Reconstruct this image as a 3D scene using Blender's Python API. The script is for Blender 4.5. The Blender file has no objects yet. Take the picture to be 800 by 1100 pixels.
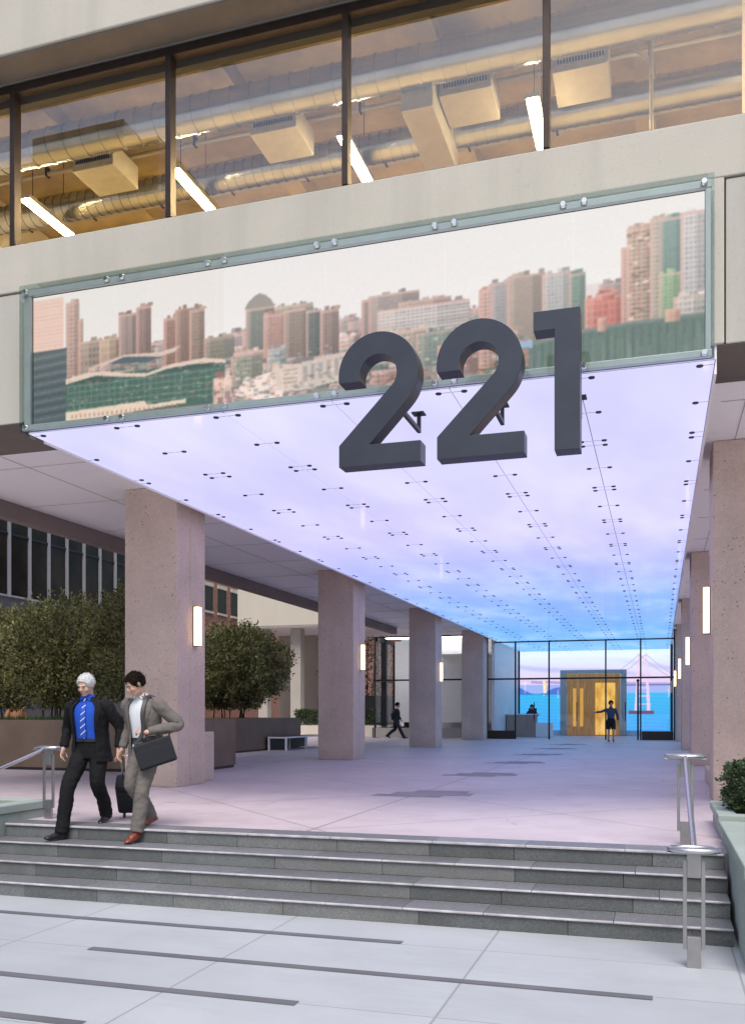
import bpy, bmesh, math, random
import numpy as np
from mathutils import Vector, Matrix, noise as mnoise
R = math.radians
random.seed(7)
rng = np.random.default_rng(7)
scene = bpy.context.scene
col = scene.collection

# ------------------------------------------------------------------ helpers
class MB:
    """collects shapes and links them as one mesh object"""
    def __init__(self):
        self.bm = bmesh.new()
    def box(self, x0, x1, y0, y1, z0, z1, M=None):
        cs = [(x0,y0,z0),(x1,y0,z0),(x1,y1,z0),(x0,y1,z0),(x0,y0,z1),(x1,y0,z1),(x1,y1,z1),(x0,y1,z1)]
        vs = [self.bm.verts.new((M @ Vector(c)) if M else c) for c in cs]
        for f in ((0,3,2,1),(4,5,6,7),(0,1,5,4),(1,2,6,5),(2,3,7,6),(3,0,4,7)):
            self.bm.faces.new([vs[i] for i in f])
        return self
    def sheet(self, pts):
        vs = [self.bm.verts.new(p) for p in pts]
        self.bm.faces.new(vs)
        return self
    def tube(self, pts, rad, n=12, cap=True, flat=None, closed=False):
        """sweep along a polyline; rad a number, list of numbers or of (r1, r2)"""
        pts = [Vector(p) for p in pts]
        k = len(pts)
        if not isinstance(rad, (list, tuple)): rad = [rad]*k
        rings = []
        prev = None
        for i, p in enumerate(pts):
            if closed: t = pts[(i+1) % k] - pts[i-1]
            else: t = pts[min(i+1, k-1)] - pts[max(i-1, 0)]
            t.normalize()
            if prev is None:
                up = Vector(flat) if flat else (Vector((0,0,1)) if abs(t.z) < .9 else Vector((1,0,0)))
                a = (up - t*up.dot(t)).normalized()
            else:
                a = (prev - t*prev.dot(t)).normalized()
            prev = a
            b = t.cross(a)
            r = rad[i]
            r1, r2 = r if isinstance(r, (list, tuple)) else (r, r)
            rings.append([self.bm.verts.new(p + a*math.cos(q)*r1 + b*math.sin(q)*r2)
                          for q in [2*math.pi*j/n for j in range(n)]])
        for i in range(k if closed else k-1):
            A, B = rings[i], rings[(i+1) % k]
            for j in range(n):
                self.bm.faces.new((A[j], A[(j+1) % n], B[(j+1) % n], B[j]))
        if cap and not closed:
            self.bm.faces.new(rings[0][::-1]); self.bm.faces.new(rings[-1])
        return self
    def ball(self, c, r, M=None, u=20, v=14):
        m = Matrix.Translation(Vector(c)) @ Matrix.Diagonal((*(r if isinstance(r, (tuple, list)) else (r,r,r)), 1))
        if M: m = M @ m
        bmesh.ops.create_uvsphere(self.bm, u_segments=u, v_segments=v, radius=1, matrix=m)
        return self
    def loft(self, rings, n=28, a0=0.0, a1=2*math.pi, gaps=None, cap=True, fn=None):
        """rings of (x, y, z, rx, ry); gaps = half opening angle per ring about the front (-y)"""
        R_ = []
        for i, (x, y, z, rx, ry) in enumerate(rings):
            row = []
            if gaps is None: qs = [2*math.pi*j/n for j in range(n)]
            else:
                g = gaps[i]
                qs = [-math.pi/2 + g + (2*math.pi-2*g)*j/(n-1) for j in range(n)]
            for q in qs:
                p = Vector((x + rx*math.cos(q), y + ry*math.sin(q), z))
                row.append(self.bm.verts.new(fn(p) if fn else p))
            R_.append(row)
        for A, B in zip(R_, R_[1:]):
            for j in range(n if gaps is None else n-1):
                self.bm.faces.new((A[j], A[(j+1) % n], B[(j+1) % n], B[j]))
        if cap and gaps is None:
            self.bm.faces.new(R_[0][::-1]); self.bm.faces.new(R_[-1])
        return self
    def prism(self, outline, y0, y1):
        """outline in x,z, extruded along y; triangulated caps"""
        a = [self.bm.verts.new((x, y0, z)) for x, z in outline]
        b = [self.bm.verts.new((x, y1, z)) for x, z in outline]
        n = len(outline)
        f1 = self.bm.faces.new(a); f2 = self.bm.faces.new(b[::-1])
        f1.normal_update(); f2.normal_update()
        for i in range(n):
            self.bm.faces.new((a[i], b[i], b[(i+1) % n], a[(i+1) % n]))
        bmesh.ops.triangulate(self.bm, faces=[f1, f2])
        return self
    def build(self, name, m=None, parent=None, smooth=False, bev=0, loc=None):
        bmesh.ops.recalc_face_normals(self.bm, faces=self.bm.faces)
        me = bpy.data.meshes.new(name)
        self.bm.to_mesh(me); self.bm.free()
        if smooth is True:
            me.shade_smooth()
        o = bpy.data.objects.new(name, me); col.objects.link(o)
        if m: me.materials.append(m)
        if parent: o.parent = parent
        if loc: o.location = loc
        if smooth == 'auto':
            me.shade_smooth()
            es = o.modifiers.new('split', 'EDGE_SPLIT'); es.split_angle = R(35)
        if bev:
            b = o.modifiers.new('bevel', 'BEVEL'); b.width = bev; b.segments = 2; b.limit_method = 'ANGLE'; b.angle_limit = R(40)
        return o

def tag(o, label=None, cat=None, group=None, kind=None):
    if label: o['label'] = label
    if cat: o['category'] = cat
    if group: o['group'] = group
    if kind: o['kind'] = kind
    return o
def empty(name, loc, label, cat, group=None, rz=0):
    o = bpy.data.objects.new(name, None); col.objects.link(o)
    o.empty_display_size = .2
    o.location = loc; o.rotation_euler = (0, 0, rz)
    tag(o, label, cat, group)
    return o
def put(o, parent):
    """parent o, whose mesh is in world coordinates, to an empty with location only"""
    o.parent = parent
    o.matrix_parent_inverse = Matrix.Translation(parent.location).inverted() if parent.type == 'EMPTY' and parent.parent is None else Matrix()
    return o
def copy_tree(o, parent=None):
    c = o.copy(); col.objects.link(c)
    if parent: c.parent = parent
    for ch in list(o.children): copy_tree(ch, c)
    return c

# ------------------------------------------------------------------ materials
class NT:
    def __init__(self, name):
        self.m = bpy.data.materials.new(name); self.m.use_nodes = True
        self.t = self.m.node_tree; self.t.nodes.clear()
        self.out = self.n('ShaderNodeOutputMaterial')
    def n(self, typ, **kw):
        x = self.t.nodes.new(typ)
        for k, v in kw.items():
            if k.startswith('i_'):
                x.inputs[k[2:].replace('_', ' ')].default_value = v
            else: setattr(x, k, v)
        return x
    def l(self, a, b): self.t.links.new(a, b)
    def coord(self, which='Object'):
        return self.n('ShaderNodeTexCoord').outputs[which]
    def pos(self): return self.n('ShaderNodeNewGeometry').outputs['Position']
    def ramp(self, fac, stops):
        r = self.n('ShaderNodeValToRGB')
        e = r.color_ramp.elements
        while len(e) < len(stops): e.new(.5)
        for el, (p, c) in zip(e, stops):
            el.position = p; el.color = (*c, 1) if len(c) == 3 else c
        self.l(fac, r.inputs[0]); return r.outputs[0]
    def noise(self, vec, scale, detail=4, rough=.55):
        x = self.n('ShaderNodeTexNoise', i_Scale=scale, i_Detail=detail, i_Roughness=rough)
        self.l(vec, x.inputs['Vector']); return x.outputs[0]
    def math(self, op, a, b=None, c=None):
        x = self.n('ShaderNodeMath', operation=op)
        for i, v in enumerate((a, b, c)):
            if v is None: continue
            if isinstance(v, (int, float)): x.inputs[i].default_value = v
            else: self.l(v, x.inputs[i])
        return x.outputs[0]
    def mix(self, fac, a, b, blend='MIX'):
        x = self.n('ShaderNodeMix', data_type='RGBA', blend_type=blend)
        for i, v in ((0, fac), (6, a), (7, b)):
            if isinstance(v, (int, float)): x.inputs[i].default_value = v
            elif isinstance(v, tuple): x.inputs[i].default_value = (*v, 1) if len(v) == 3 else v
            else: self.l(v, x.inputs[i])
        return x.outputs[2]
    def scalevec(self, v, s):
        x = self.n('ShaderNodeMapping'); x.inputs['Scale'].default_value = s
        self.l(v, x.inputs[0]); return x.outputs[0]
    def bsdf(self, color, rough=.6, metal=0.0, bump=None, bstr=.2, bdist=.01, spec=.5, coat=0):
        b = self.n('ShaderNodeBsdfPrincipled')
        if isinstance(color, tuple): b.inputs['Base Color'].default_value = (*color, 1)
        else: self.l(color, b.inputs['Base Color'])
        if isinstance(rough, (int, float)): b.inputs['Roughness'].default_value = rough
        else: self.l(rough, b.inputs['Roughness'])
        b.inputs['Metallic'].default_value = metal
        b.inputs['Specular IOR Level'].default_value = spec
        b.inputs['Coat Weight'].default_value = coat
        if bump is not None:
            u = self.n('ShaderNodeBump', i_Strength=bstr, i_Distance=bdist)
            self.l(bump, u.inputs['Height']); self.l(u.outputs[0], b.inputs['Normal'])
        self.l(b.outputs[0], self.out.inputs[0]); return self.m

def c3(*a): return tuple(a)
def scl(c, k): return tuple(x*k for x in c)

def concrete(name, base, var=.12, pits=.25, scale=1.0, streak=.1, rough=.8, bstr=.25):
    t = NT(name); p = t.pos()
    big = t.noise(p, .55*scale, 5, .6)
    c = t.ramp(big, [(.3, scl(base, 1-var)), (.7, scl(base, 1+var))])
    fine = t.noise(p, 38*scale, 3, .7)
    c = t.mix(t.math('MULTIPLY', fine, .5), c, scl(base, .72))
    if streak:
        s = t.noise(t.scalevec(p, (2.2, 2.2, .12)), 1.0, 4, .6)
        c = t.mix(t.math('MULTIPLY', t.ramp(s, [(.5, (0,0,0)), (.75, (1,1,1))]), streak), c, scl(base, .55))
    h = fine
    if pits:
        v = t.n('ShaderNodeTexVoronoi', i_Scale=16*scale); t.l(p, v.inputs['Vector'])
        n2 = t.noise(p, 5*scale, 2)
        th = t.math('MULTIPLY', t.math('LESS_THAN', v.outputs['Distance'], .16), t.math('GREATER_THAN', n2, .52))
        c = t.mix(t.math('MULTIPLY', th, pits), c, scl(base, .3))
        h = t.math('SUBTRACT', fine, th)
    return t.bsdf(c, rough, bump=h, bstr=bstr, bdist=.006)

def plain(name, base, rough=.5, metal=0.0, var=.08, scale=6, bstr=0.08, bscale=60, spec=.5):
    t = NT(name); p = t.coord('Object')
    c = t.ramp(t.noise(p, scale, 4), [(.3, scl(base, 1-var)), (.7, scl(base, 1+var))])
    return t.bsdf(c, rough, metal, bump=t.noise(p, bscale, 2), bstr=bstr, bdist=.004, spec=spec)

def brushed(name, base=(.62,.62,.63), rough=.25):
    t = NT(name); p = t.coord('Object')
    n = t.noise(t.scalevec(p, (4, 4, 60)), 8, 3)
    return t.bsdf(t.ramp(n, [(.2, scl(base, .85)), (.8, base)]), t.ramp(n, [(.2, (rough,)*3), (.8, (rough+.15,)*3)]), 1.0)

def glass(name, tint=(.9,.93,.93), lo=.06, hi=.7, expo=3.0, rough=.0, refl=(1,1,1)):
    t = NT(name)
    lw = t.n('ShaderNodeLayerWeight', i_Blend=.5)
    f = t.math('ADD', t.math('MULTIPLY', t.math('POWER', lw.outputs['Facing'], expo), hi-lo), lo)
    tr = t.n('ShaderNodeBsdfTransparent'); tr.inputs[0].default_value = (*tint, 1)
    gl = t.n('ShaderNodeBsdfGlossy', i_Roughness=rough); gl.inputs[0].default_value = (*refl, 1)
    mx = t.n('ShaderNodeMixShader')
    t.l(f, mx.inputs[0]); t.l(tr.outputs[0], mx.inputs[1]); t.l(gl.outputs[0], mx.inputs[2])
    t.l(mx.outputs[0], t.out.inputs[0])
    return t.m

def emit(name, colour, strength):
    t = NT(name); e = t.n('ShaderNodeEmission', i_Strength=strength)
    if isinstance(colour, tuple): e.inputs[0].default_value = (*colour, 1)
    else: t.l(colour, e.inputs[0])
    t.l(e.outputs[0], t.out.inputs[0]); return t.m

M = {}
M['facade'] = concrete('facade_concrete', (.52,.485,.42), .11, .14, .8, .26, bstr=.2)
M['facade2'] = concrete('facade_panel_concrete', (.47,.445,.40), .09, .12, .8, .25, bstr=.18)
M['column'] = None
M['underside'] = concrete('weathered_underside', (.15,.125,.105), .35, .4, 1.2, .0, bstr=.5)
M['fascia'] = concrete('brown_fascia', (.24,.19,.17), .12, .1, 1.0, .1)
M['soffit'] = concrete('white_soffit', (.90,.87,.87), .04, .0, .6, 0, bstr=.05)
M['bronze'] = plain('bronze_frame', (.055,.040,.035), .38, .6, .1)
M['darkframe'] = plain('dark_mullion', (.022,.022,.028), .4, .4)
M['steel'] = brushed('stainless_steel')
M['satin'] = plain('satin_post', (.36,.35,.35), .34, .85, .08, 10)
M['railgreen'] = plain('grey_green_rail', (.36,.39,.39), .35, .25, .06)
M['bolt'] = plain('bolt_metal', (.75,.75,.76), .2, 1.0)
M['fitting_and_shadow'] = plain('dark_fitting', (.05,.05,.07), .4, .5)
M['numeral'] = plain('numeral_paint', (.044,.050,.068), .36, .3, .10, 3, .05, 80)
M['planter_metal'] = plain('bronze_planter', (.20,.145,.11), .38, .55, .16, 1.4, .05)
M['planter_stone'] = concrete('green_stone', (.36,.42,.38), .16, .2, 2.0, .25, bstr=.3)
M['soil'] = plain('soil', (.05,.04,.03), .95, 0, .4, 12, .8, 30)
M['white'] = plain('white_paint', (.78,.78,.80), .5, 0, .03)
M['white_dim'] = plain('white_wall', (.66,.66,.70), .6, 0, .03)
M['black'] = plain('black_powdercoat', (.018,.018,.02), .45)
M['wood'] = None

def m_wood():
    t = NT('warm_wood'); p = t.pos()
    n = t.noise(t.scalevec(p, (9, 9, .5)), 2.5, 5)
    return t.bsdf(t.ramp(n, [(.25, (.20,.085,.03)), (.55, (.36,.17,.06)), (.8, (.46,.24,.09))]), .4)
M['wood'] = m_wood()

def m_granite():
    t = NT('dark_granite'); p = t.pos()
    g = t.n('ShaderNodeNewGeometry')
    isl = g.outputs['Random Per Island']
    sp = t.noise(p, 90, 3, .8)
    c = t.ramp(sp, [(.30, (.075,.082,.086)), (.5, (.135,.146,.150)), (.72, (.23,.24,.245))])
    st = t.noise(p, 2.2, 5, .65)
    c = t.mix(t.math('MULTIPLY', t.ramp(st, [(.42, (0,0,0)), (.7, (1,1,1))]), .5), c, (.07,.072,.068))
    k = t.math('MULTIPLY_ADD', isl, .7, .65)
    kk = t.n('ShaderNodeCombineColor')
    for i in range(3): t.l(k, kk.inputs[i])
    c = t.mix(1.0, c, kk.outputs[0], 'MULTIPLY')
    c = t.mix(t.math('MULTIPLY', t.math('GREATER_THAN', isl, .88), .22), c, (.15,.125,.11))
    return t.bsdf(c, .55, bump=sp, bstr=.25, bdist=.004)
M['granite'] = m_granite()
def m_tread():
    t = NT('granite_tread'); p = t.pos()
    isl = t.n('ShaderNodeNewGeometry').outputs['Random Per Island']
    sp = t.noise(p, 80, 3, .8)
    c = t.ramp(sp, [(.35, (.09,.094,.105)), (.55, (.185,.19,.205)), (.7, (.33,.33,.35))])
    st = t.noise(p, 1.8, 5, .65)
    c = t.mix(t.math('MULTIPLY', t.ramp(st, [(.42, (0,0,0)), (.7, (1,1,1))]), .45), c, (.11,.11,.12))
    k = t.math('MULTIPLY_ADD', isl, .4, .8)
    kk = t.n('ShaderNodeCombineColor')
    for i in range(3): t.l(k, kk.inputs[i])
    c = t.mix(1.0, c, kk.outputs[0], 'MULTIPLY')
    return t.bsdf(c, .5, bump=sp, bstr=.2, bdist=.003)
M['tread'] = m_tread()
M['nosing'] = plain('worn_nosing', (.47,.45,.47), .4, 0, .3, 5)

def line_mask(t, val, period, offset, half):
    """1 where val is within half of offset + k*period"""
    a = t.math('SUBTRACT', val, offset)
    a = t.math('DIVIDE', a, period)
    a = t.math('SUBTRACT', a, t.math('FLOOR', t.math('ADD', a, .5)))
    a = t.math('ABSOLUTE', a)
    return t.math('LESS_THAN', a, half/period)

def m_plaza():
    t = NT('plaza_concrete'); p = t.pos()
    s = t.n('ShaderNodeSeparateXYZ'); t.l(p, s.inputs[0])
    base = (.465,.49,.52)
    c = t.ramp(t.noise(p, .7, 6, .62), [(.3, scl(base, .86)), (.7, scl(base, 1.08))])
    cx_ = t.n('ShaderNodeCombineXYZ')
    t.l(t.math('FLOOR', t.math('DIVIDE', t.math('ADD', s.outputs[0], 3.07), 1.8)), cx_.inputs[0]); t.l(t.math('FLOOR', t.math('DIVIDE', t.math('SUBTRACT', s.outputs[1], 6.905), .8)), cx_.inputs[1])
    wn = t.n('ShaderNodeTexWhiteNoise'); t.l(cx_.outputs[0], wn.inputs['Vector'])
    c = t.mix(t.math('MULTIPLY', wn.outputs['Value'], .32), c, scl(base, .74))
    c = t.mix(t.math('MULTIPLY', t.noise(p, 55, 3, .7), .35), c, scl(base, .72))
    st = t.noise(t.scalevec(p, (.5, 2.2, 1)), 1.3, 6, .7)
    c = t.mix(t.math('MULTIPLY', t.ramp(st, [(.52, (0,0,0)), (.72, (1,1,1))]), .28), c, scl(base, .62))
    spt = t.n('ShaderNodeTexVoronoi', i_Scale=4.5); t.l(p, spt.inputs['Vector'])
    c = t.mix(t.math('MULTIPLY', t.math('LESS_THAN', spt.outputs['Distance'], .035), .45), c, scl(base, .45))
    m = t.math('MAXIMUM', line_mask(t, s.outputs[0], 1.8, -3.07, .008), line_mask(t, s.outputs[1], .80, 6.905, .006))
    c = t.mix(t.math('MULTIPLY', m, .55), c, (.16,.155,.15))
    return t.bsdf(c, .62, bump=t.math('SUBTRACT', t.noise(p, 45, 3), t.math('MULTIPLY', m, 2.0)), bstr=.18, bdist=.004)
M['plaza'] = m_plaza()
def m_terrace():
    t = NT('terrace_concrete'); p = t.pos()
    s = t.n('ShaderNodeSeparateXYZ'); t.l(p, s.inputs[0])
    base = (.585,.495,.515)
    c = t.ramp(t.noise(p, .5, 6, .62), [(.3, scl(base, .86)), (.7, scl(base, 1.08))])
    c = t.mix(t.math('MULTIPLY', t.noise(p, 45, 3, .7), .35), c, scl(base, .7))
    st = t.noise(p, 1.7, 6, .7)
    c = t.mix(t.math('MULTIPLY', t.ramp(st, [(.46, (0,0,0)), (.70, (1,1,1))]), .42), c, scl(base, .62))
    d1 = t.math('ADD', s.outputs[0], s.outputs[1]); d2 = t.math('SUBTRACT', s.outputs[1], s.outputs[0])
    m = t.math('MAXIMUM', line_mask(t, d1, 4.65, 5.7, .013), line_mask(t, d2, 4.65, 12.7, .013))
    m = t.math('MAXIMUM', m, line_mask(t, s.outputs[0], 8.4, -3.55, .012))
    # hairline cracks
    v = t.n('ShaderNodeTexVoronoi', i_Scale=.32, feature='DISTANCE_TO_EDGE')
    wob = t.n('ShaderNodeVectorMath', operation='ADD'); nz = t.n('ShaderNodeTexNoise', i_Scale=1.2, i_Detail=4)
    t.l(p, nz.inputs['Vector']); t.l(p, wob.inputs[0]); t.l(nz.outputs['Color'], wob.inputs[1]); t.l(wob.outputs[0], v.inputs['Vector'])
    cr = t.math('MULTIPLY', t.math('LESS_THAN', v.outputs['Distance'], .0035), t.math('GREATER_THAN', t.noise(p, .6, 2), .5))
    m = t.math('MAXIMUM', m, t.math('MULTIPLY', cr, .5))
    c = t.mix(t.math('MULTIPLY', m, .8), c, (.12,.11,.11))
    return t.bsdf(c, .48, bump=t.math('SUBTRACT', t.noise(p, 40, 3), t.math('MULTIPLY', m, 2.0)), bstr=.15, bdist=.004)
M['terrace'] = m_terrace()
M['band'] = concrete('dark_paving_stone', (.145,.145,.165), .2, .2, 3, 0, bstr=.3)
M['tile'] = concrete('dark_floor_tile', (.31,.275,.30), .2, .2, 3, 0, bstr=.3)

def m_column():
    t = NT('column_aggregate'); p = t.pos(); base = (.68,.535,.455)
    c = t.ramp(t.noise(p, .8, 6, .65), [(.3, scl(base, .80)), (.7, scl(base, 1.12))])
    v = t.n('ShaderNodeTexVoronoi', i_Scale=42); t.l(p, v.inputs['Vector'])
    sp = t.n('ShaderNodeSeparateColor'); t.l(v.outputs['Color'], sp.inputs[0])
    c = t.mix(.18, c, t.ramp(sp.outputs[0], [(0, (.22,.15,.14)), (.35, (.50,.38,.36)), (.7, (.62,.50,.46)), (1, (.80,.68,.62))]))
    f = t.noise(p, 60, 3, .7)
    c = t.mix(t.math('MULTIPLY', f, .35), c, scl(base, .65))
    v2 = t.n('ShaderNodeTexVoronoi', i_Scale=13); t.l(p, v2.inputs['Vector'])
    th = t.math('MULTIPLY', t.math('LESS_THAN', v2.outputs['Distance'], .15), t.math('GREATER_THAN', t.noise(p, 4, 2), .5))
    c = t.mix(t.math('MULTIPLY', th, .7), c, (.12,.08,.08))
    st = t.noise(t.scalevec(p, (2.5, 2.5, .15)), 1.0, 5, .65)
    c = t.mix(t.math('MULTIPLY', t.ramp(st, [(.5, (0,0,0)), (.75, (1,1,1))]), .22), c, scl(base, .5))
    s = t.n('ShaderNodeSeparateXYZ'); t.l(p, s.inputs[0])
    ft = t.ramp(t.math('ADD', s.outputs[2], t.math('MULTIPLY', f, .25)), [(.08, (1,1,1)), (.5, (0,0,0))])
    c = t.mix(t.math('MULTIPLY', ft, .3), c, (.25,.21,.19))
    return t.bsdf(c, .85, bump=t.math('SUBTRACT', f, t.math('MULTIPLY', th, 2.0)), bstr=.6, bdist=.007)
M['column'] = m_column()
def m_leaf(name, dark, light, tr=.25):
    t = NT(name)
    g = t.n('ShaderNodeNewGeometry'); p = g.outputs['Position']
    c = t.ramp(g.outputs['Random Per Island'], [(0, dark), (.45, scl(light, .65)), (1, light)])
    cl = t.noise(p, 1.6, 3)
    c = t.mix(t.ramp(cl, [(.35, (0,0,0)), (.7, (1,1,1))]), t.mix(1.0, c, (.6,.6,.6), 'MULTIPLY'), c)
    b = t.n('ShaderNodeBsdfPrincipled', i_Roughness=.5)
    t.l(c, b.inputs['Base Color'])
    tl = t.n('ShaderNodeBsdfTranslucent'); t.l(c, tl.inputs[0])
    mx = t.n('ShaderNodeMixShader'); mx.inputs[0].default_value = tr
    t.l(b.outputs[0], mx.inputs[1]); t.l(tl.outputs[0], mx.inputs[2]); t.l(mx.outputs[0], t.out.inputs[0])
    return t.m
M['olive'] = m_leaf('olive_leaf', (.06,.066,.025), (.42,.41,.16))
M['box'] = m_leaf('boxwood_leaf', (.018,.035,.014), (.085,.14,.05))
M['bamboo_leaf'] = m_leaf('bamboo_leaf', (.02,.03,.015), (.08,.09,.035))
M['bark'] = plain('bark', (.09,.065,.045), .9, 0, .3, 20, .5, 40)
M['cane'] = plain('pale_cane', (.34,.27,.18), .6, 0, .2, 8)
M['grassm'] = m_leaf('grass_leaf', (.03,.07,.015), (.12,.22,.05))

def m_brick():
    t = NT('red_brick'); p = t.pos()
    s = t.n('ShaderNodeSeparateXYZ'); t.l(p, s.inputs[0])
    cb = t.n('ShaderNodeCombineXYZ'); t.l(t.math('ADD', s.outputs[1], s.outputs[0]), cb.inputs[0]); t.l(s.outputs[2], cb.inputs[1])
    b = t.n('ShaderNodeTexBrick', i_Scale=1.0); t.l(cb.outputs[0], b.inputs['Vector'])
    b.inputs['Brick Width'].default_value = .34; b.inputs['Row Height'].default_value = .13; b.inputs['Mortar Size'].default_value = .016
    b.inputs['Color1'].default_value = (.28,.10,.06,1); b.inputs['Color2'].default_value = (.40,.17,.10,1); b.inputs['Mortar'].default_value = (.33,.26,.21,1)
    c = t.mix(t.math('MULTIPLY', t.noise(p, .5, 4), .4), b.outputs[0], (.18,.08,.05))
    return t.bsdf(c, .85, bump=b.outputs['Fac'], bstr=-.3, bdist=.01)
M['brick'] = m_brick()
M['cream'] = concrete('cream_stucco', (.62,.575,.49), .06, .05, .5, .1)
M['slate'] = plain('slate_panel', (.075,.078,.088), .5, 0, .15, 1.5)
M['mullion_pale'] = plain('pale_aluminium', (.42,.42,.46), .4, .5)
M['window_dark'] = None
def m_darkglass():
    t = NT('dark_window_glass'); p = t.pos()
    n = t.noise(p, .5, 3)
    return t.bsdf(t.ramp(n, [(.35, (.010,.009,.009)), (.7, (.035,.028,.024))]), .12, 0, spec=.12)
M['window_dark'] = m_darkglass()
def m_alcove():
    t = NT('reflective_dark_glass')
    return t.bsdf((.02,.025,.02), .08)

M['up_glass'] = glass('upper_window_glass', (.97,.94,.86), .125, .65, 1.6, 0, (.86,.92,1.0))
M['lobby_glass'] = glass('lobby_glass', (.93,.96,.97), .05, .5, 3)
M['screen_glass'] = glass('screen_cover_glass', (.95,.975,.965), .035, .5, 4)
M['glass_edge'] = glass('greenish_glass_edge', (.85,.91,.89), .12, .6, 3)
M['warm_light'] = emit('warm_lamp', (1.0,.76,.40), 240.0)
M['sconce_light'] = emit('sconce_lamp', (1.0,.70,.33), 4.2)
M['room'] = concrete('warm_room_concrete', (.54,.44,.26), .35, .4, 1.8, .3)
M['duct'] = plain('galvanised_duct', (.44,.46,.50), .26, .92, .15, 2)
M['unitm'] = plain('vent_casing', (.42,.40,.36), .5, .2)

def m_ceiling():
    t = NT('luminous_glass'); p = t.pos()
    s = t.n('ShaderNodeSeparateXYZ'); t.l(p, s.inputs[0])
    wob = t.math('MULTIPLY', t.math('SUBTRACT', t.noise(t.scalevec(p, (.30, .16, 1)), 1.0, 3), .5), 7)
    y = t.math('DIVIDE', t.math('ADD', s.outputs[1], wob), 52.0)
    c = t.ramp(y, [(.16, (.71,.70,1.0)), (.32, (.63,.60,1.0)), (.43, (.45,.51,1.0)), (.56, (.30,.48,1.0)), (.75, (.20,.47,1.0)), (1.0, (.24,.58,1.0))])
    bl = t.noise(t.scalevec(p, (.75, .26, 1)), 1.0, 3, .5)
    k = t.ramp(bl, [(.28, (.91,)*3), (.5, (1.0,)*3), (.75, (1.08,)*3)])
    c = t.mix(1.0, c, k, 'MULTIPLY')
    c = t.mix(t.math('MULTIPLY', t.ramp(bl, [(.5, (0,0,0)), (.75, (1,1,1))]), .20), c, (.93,.92,1.0))
    e = t.n('ShaderNodeEmission', i_Strength=1.10); t.l(c, e.inputs[0])
    g = t.n('ShaderNodeBsdfGlossy', i_Roughness=.08); g.inputs[0].default_value = (.05,.05,.05,1)
    a = t.n('ShaderNodeAddShader'); t.l(e.outputs[0], a.inputs[0]); t.l(g.outputs[0], a.inputs[1])
    t.l(a.outputs[0], t.out.inputs[0]); return t.m
M['ceiling'] = m_ceiling()

def attr_emit(name, strength):
    t = NT(name); a = t.n('ShaderNodeAttribute', attribute_name='picture')
    e = t.n('ShaderNodeEmission', i_Strength=strength); t.l(a.outputs['Color'], e.inputs[0])
    t.l(e.outputs[0], t.out.inputs[0]); return t.m

# ------------------------------------------------------------------ pictures shown by the two screens (coloured grid meshes)
def srgb(a): 
    a = np.clip(a, 0, 1)
    return np.where(a <= .04045, a/12.92, ((a+.055)/1.055)**2.4)
def picture_mesh(name, img, x0, x1, z0, z1, y, m, parent):
    H, W, _ = img.shape
    xs = np.linspace(x0, x1, W); zs = np.linspace(z0, z1, H)
    X, Z = np.meshgrid(xs, zs)
    co = np.stack([X, np.full_like(X, y), Z], -1).reshape(-1, 3).astype(np.float32)
    i = np.arange(H*W).reshape(H, W)
    f = np.stack([i[:-1,:-1], i[:-1,1:], i[1:,1:], i[1:,:-1]], -1).reshape(-1, 4)
    me = bpy.data.meshes.new(name)
    me.vertices.add(len(co)); me.vertices.foreach_set('co', co.ravel())
    me.loops.add(f.size); me.loops.foreach_set('vertex_index', f.ravel().astype(np.int32))
    me.polygons.add(len(f)); me.polygons.foreach_set('loop_start', np.arange(0, f.size, 4, dtype=np.int32))
    me.update(calc_edges=True)
    at = me.color_attributes.new('picture', 'FLOAT_COLOR', 'POINT')
    lin = np.concatenate([srgb(img).reshape(-1, 3), np.ones((H*W, 1))], 1).astype(np.float32)
    at.data.foreach_set('color', lin.ravel())
    me.materials.append(m)
    o = bpy.data.objects.new(name, me); col.objects.link(o)
    put(o, parent)
    return o

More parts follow.
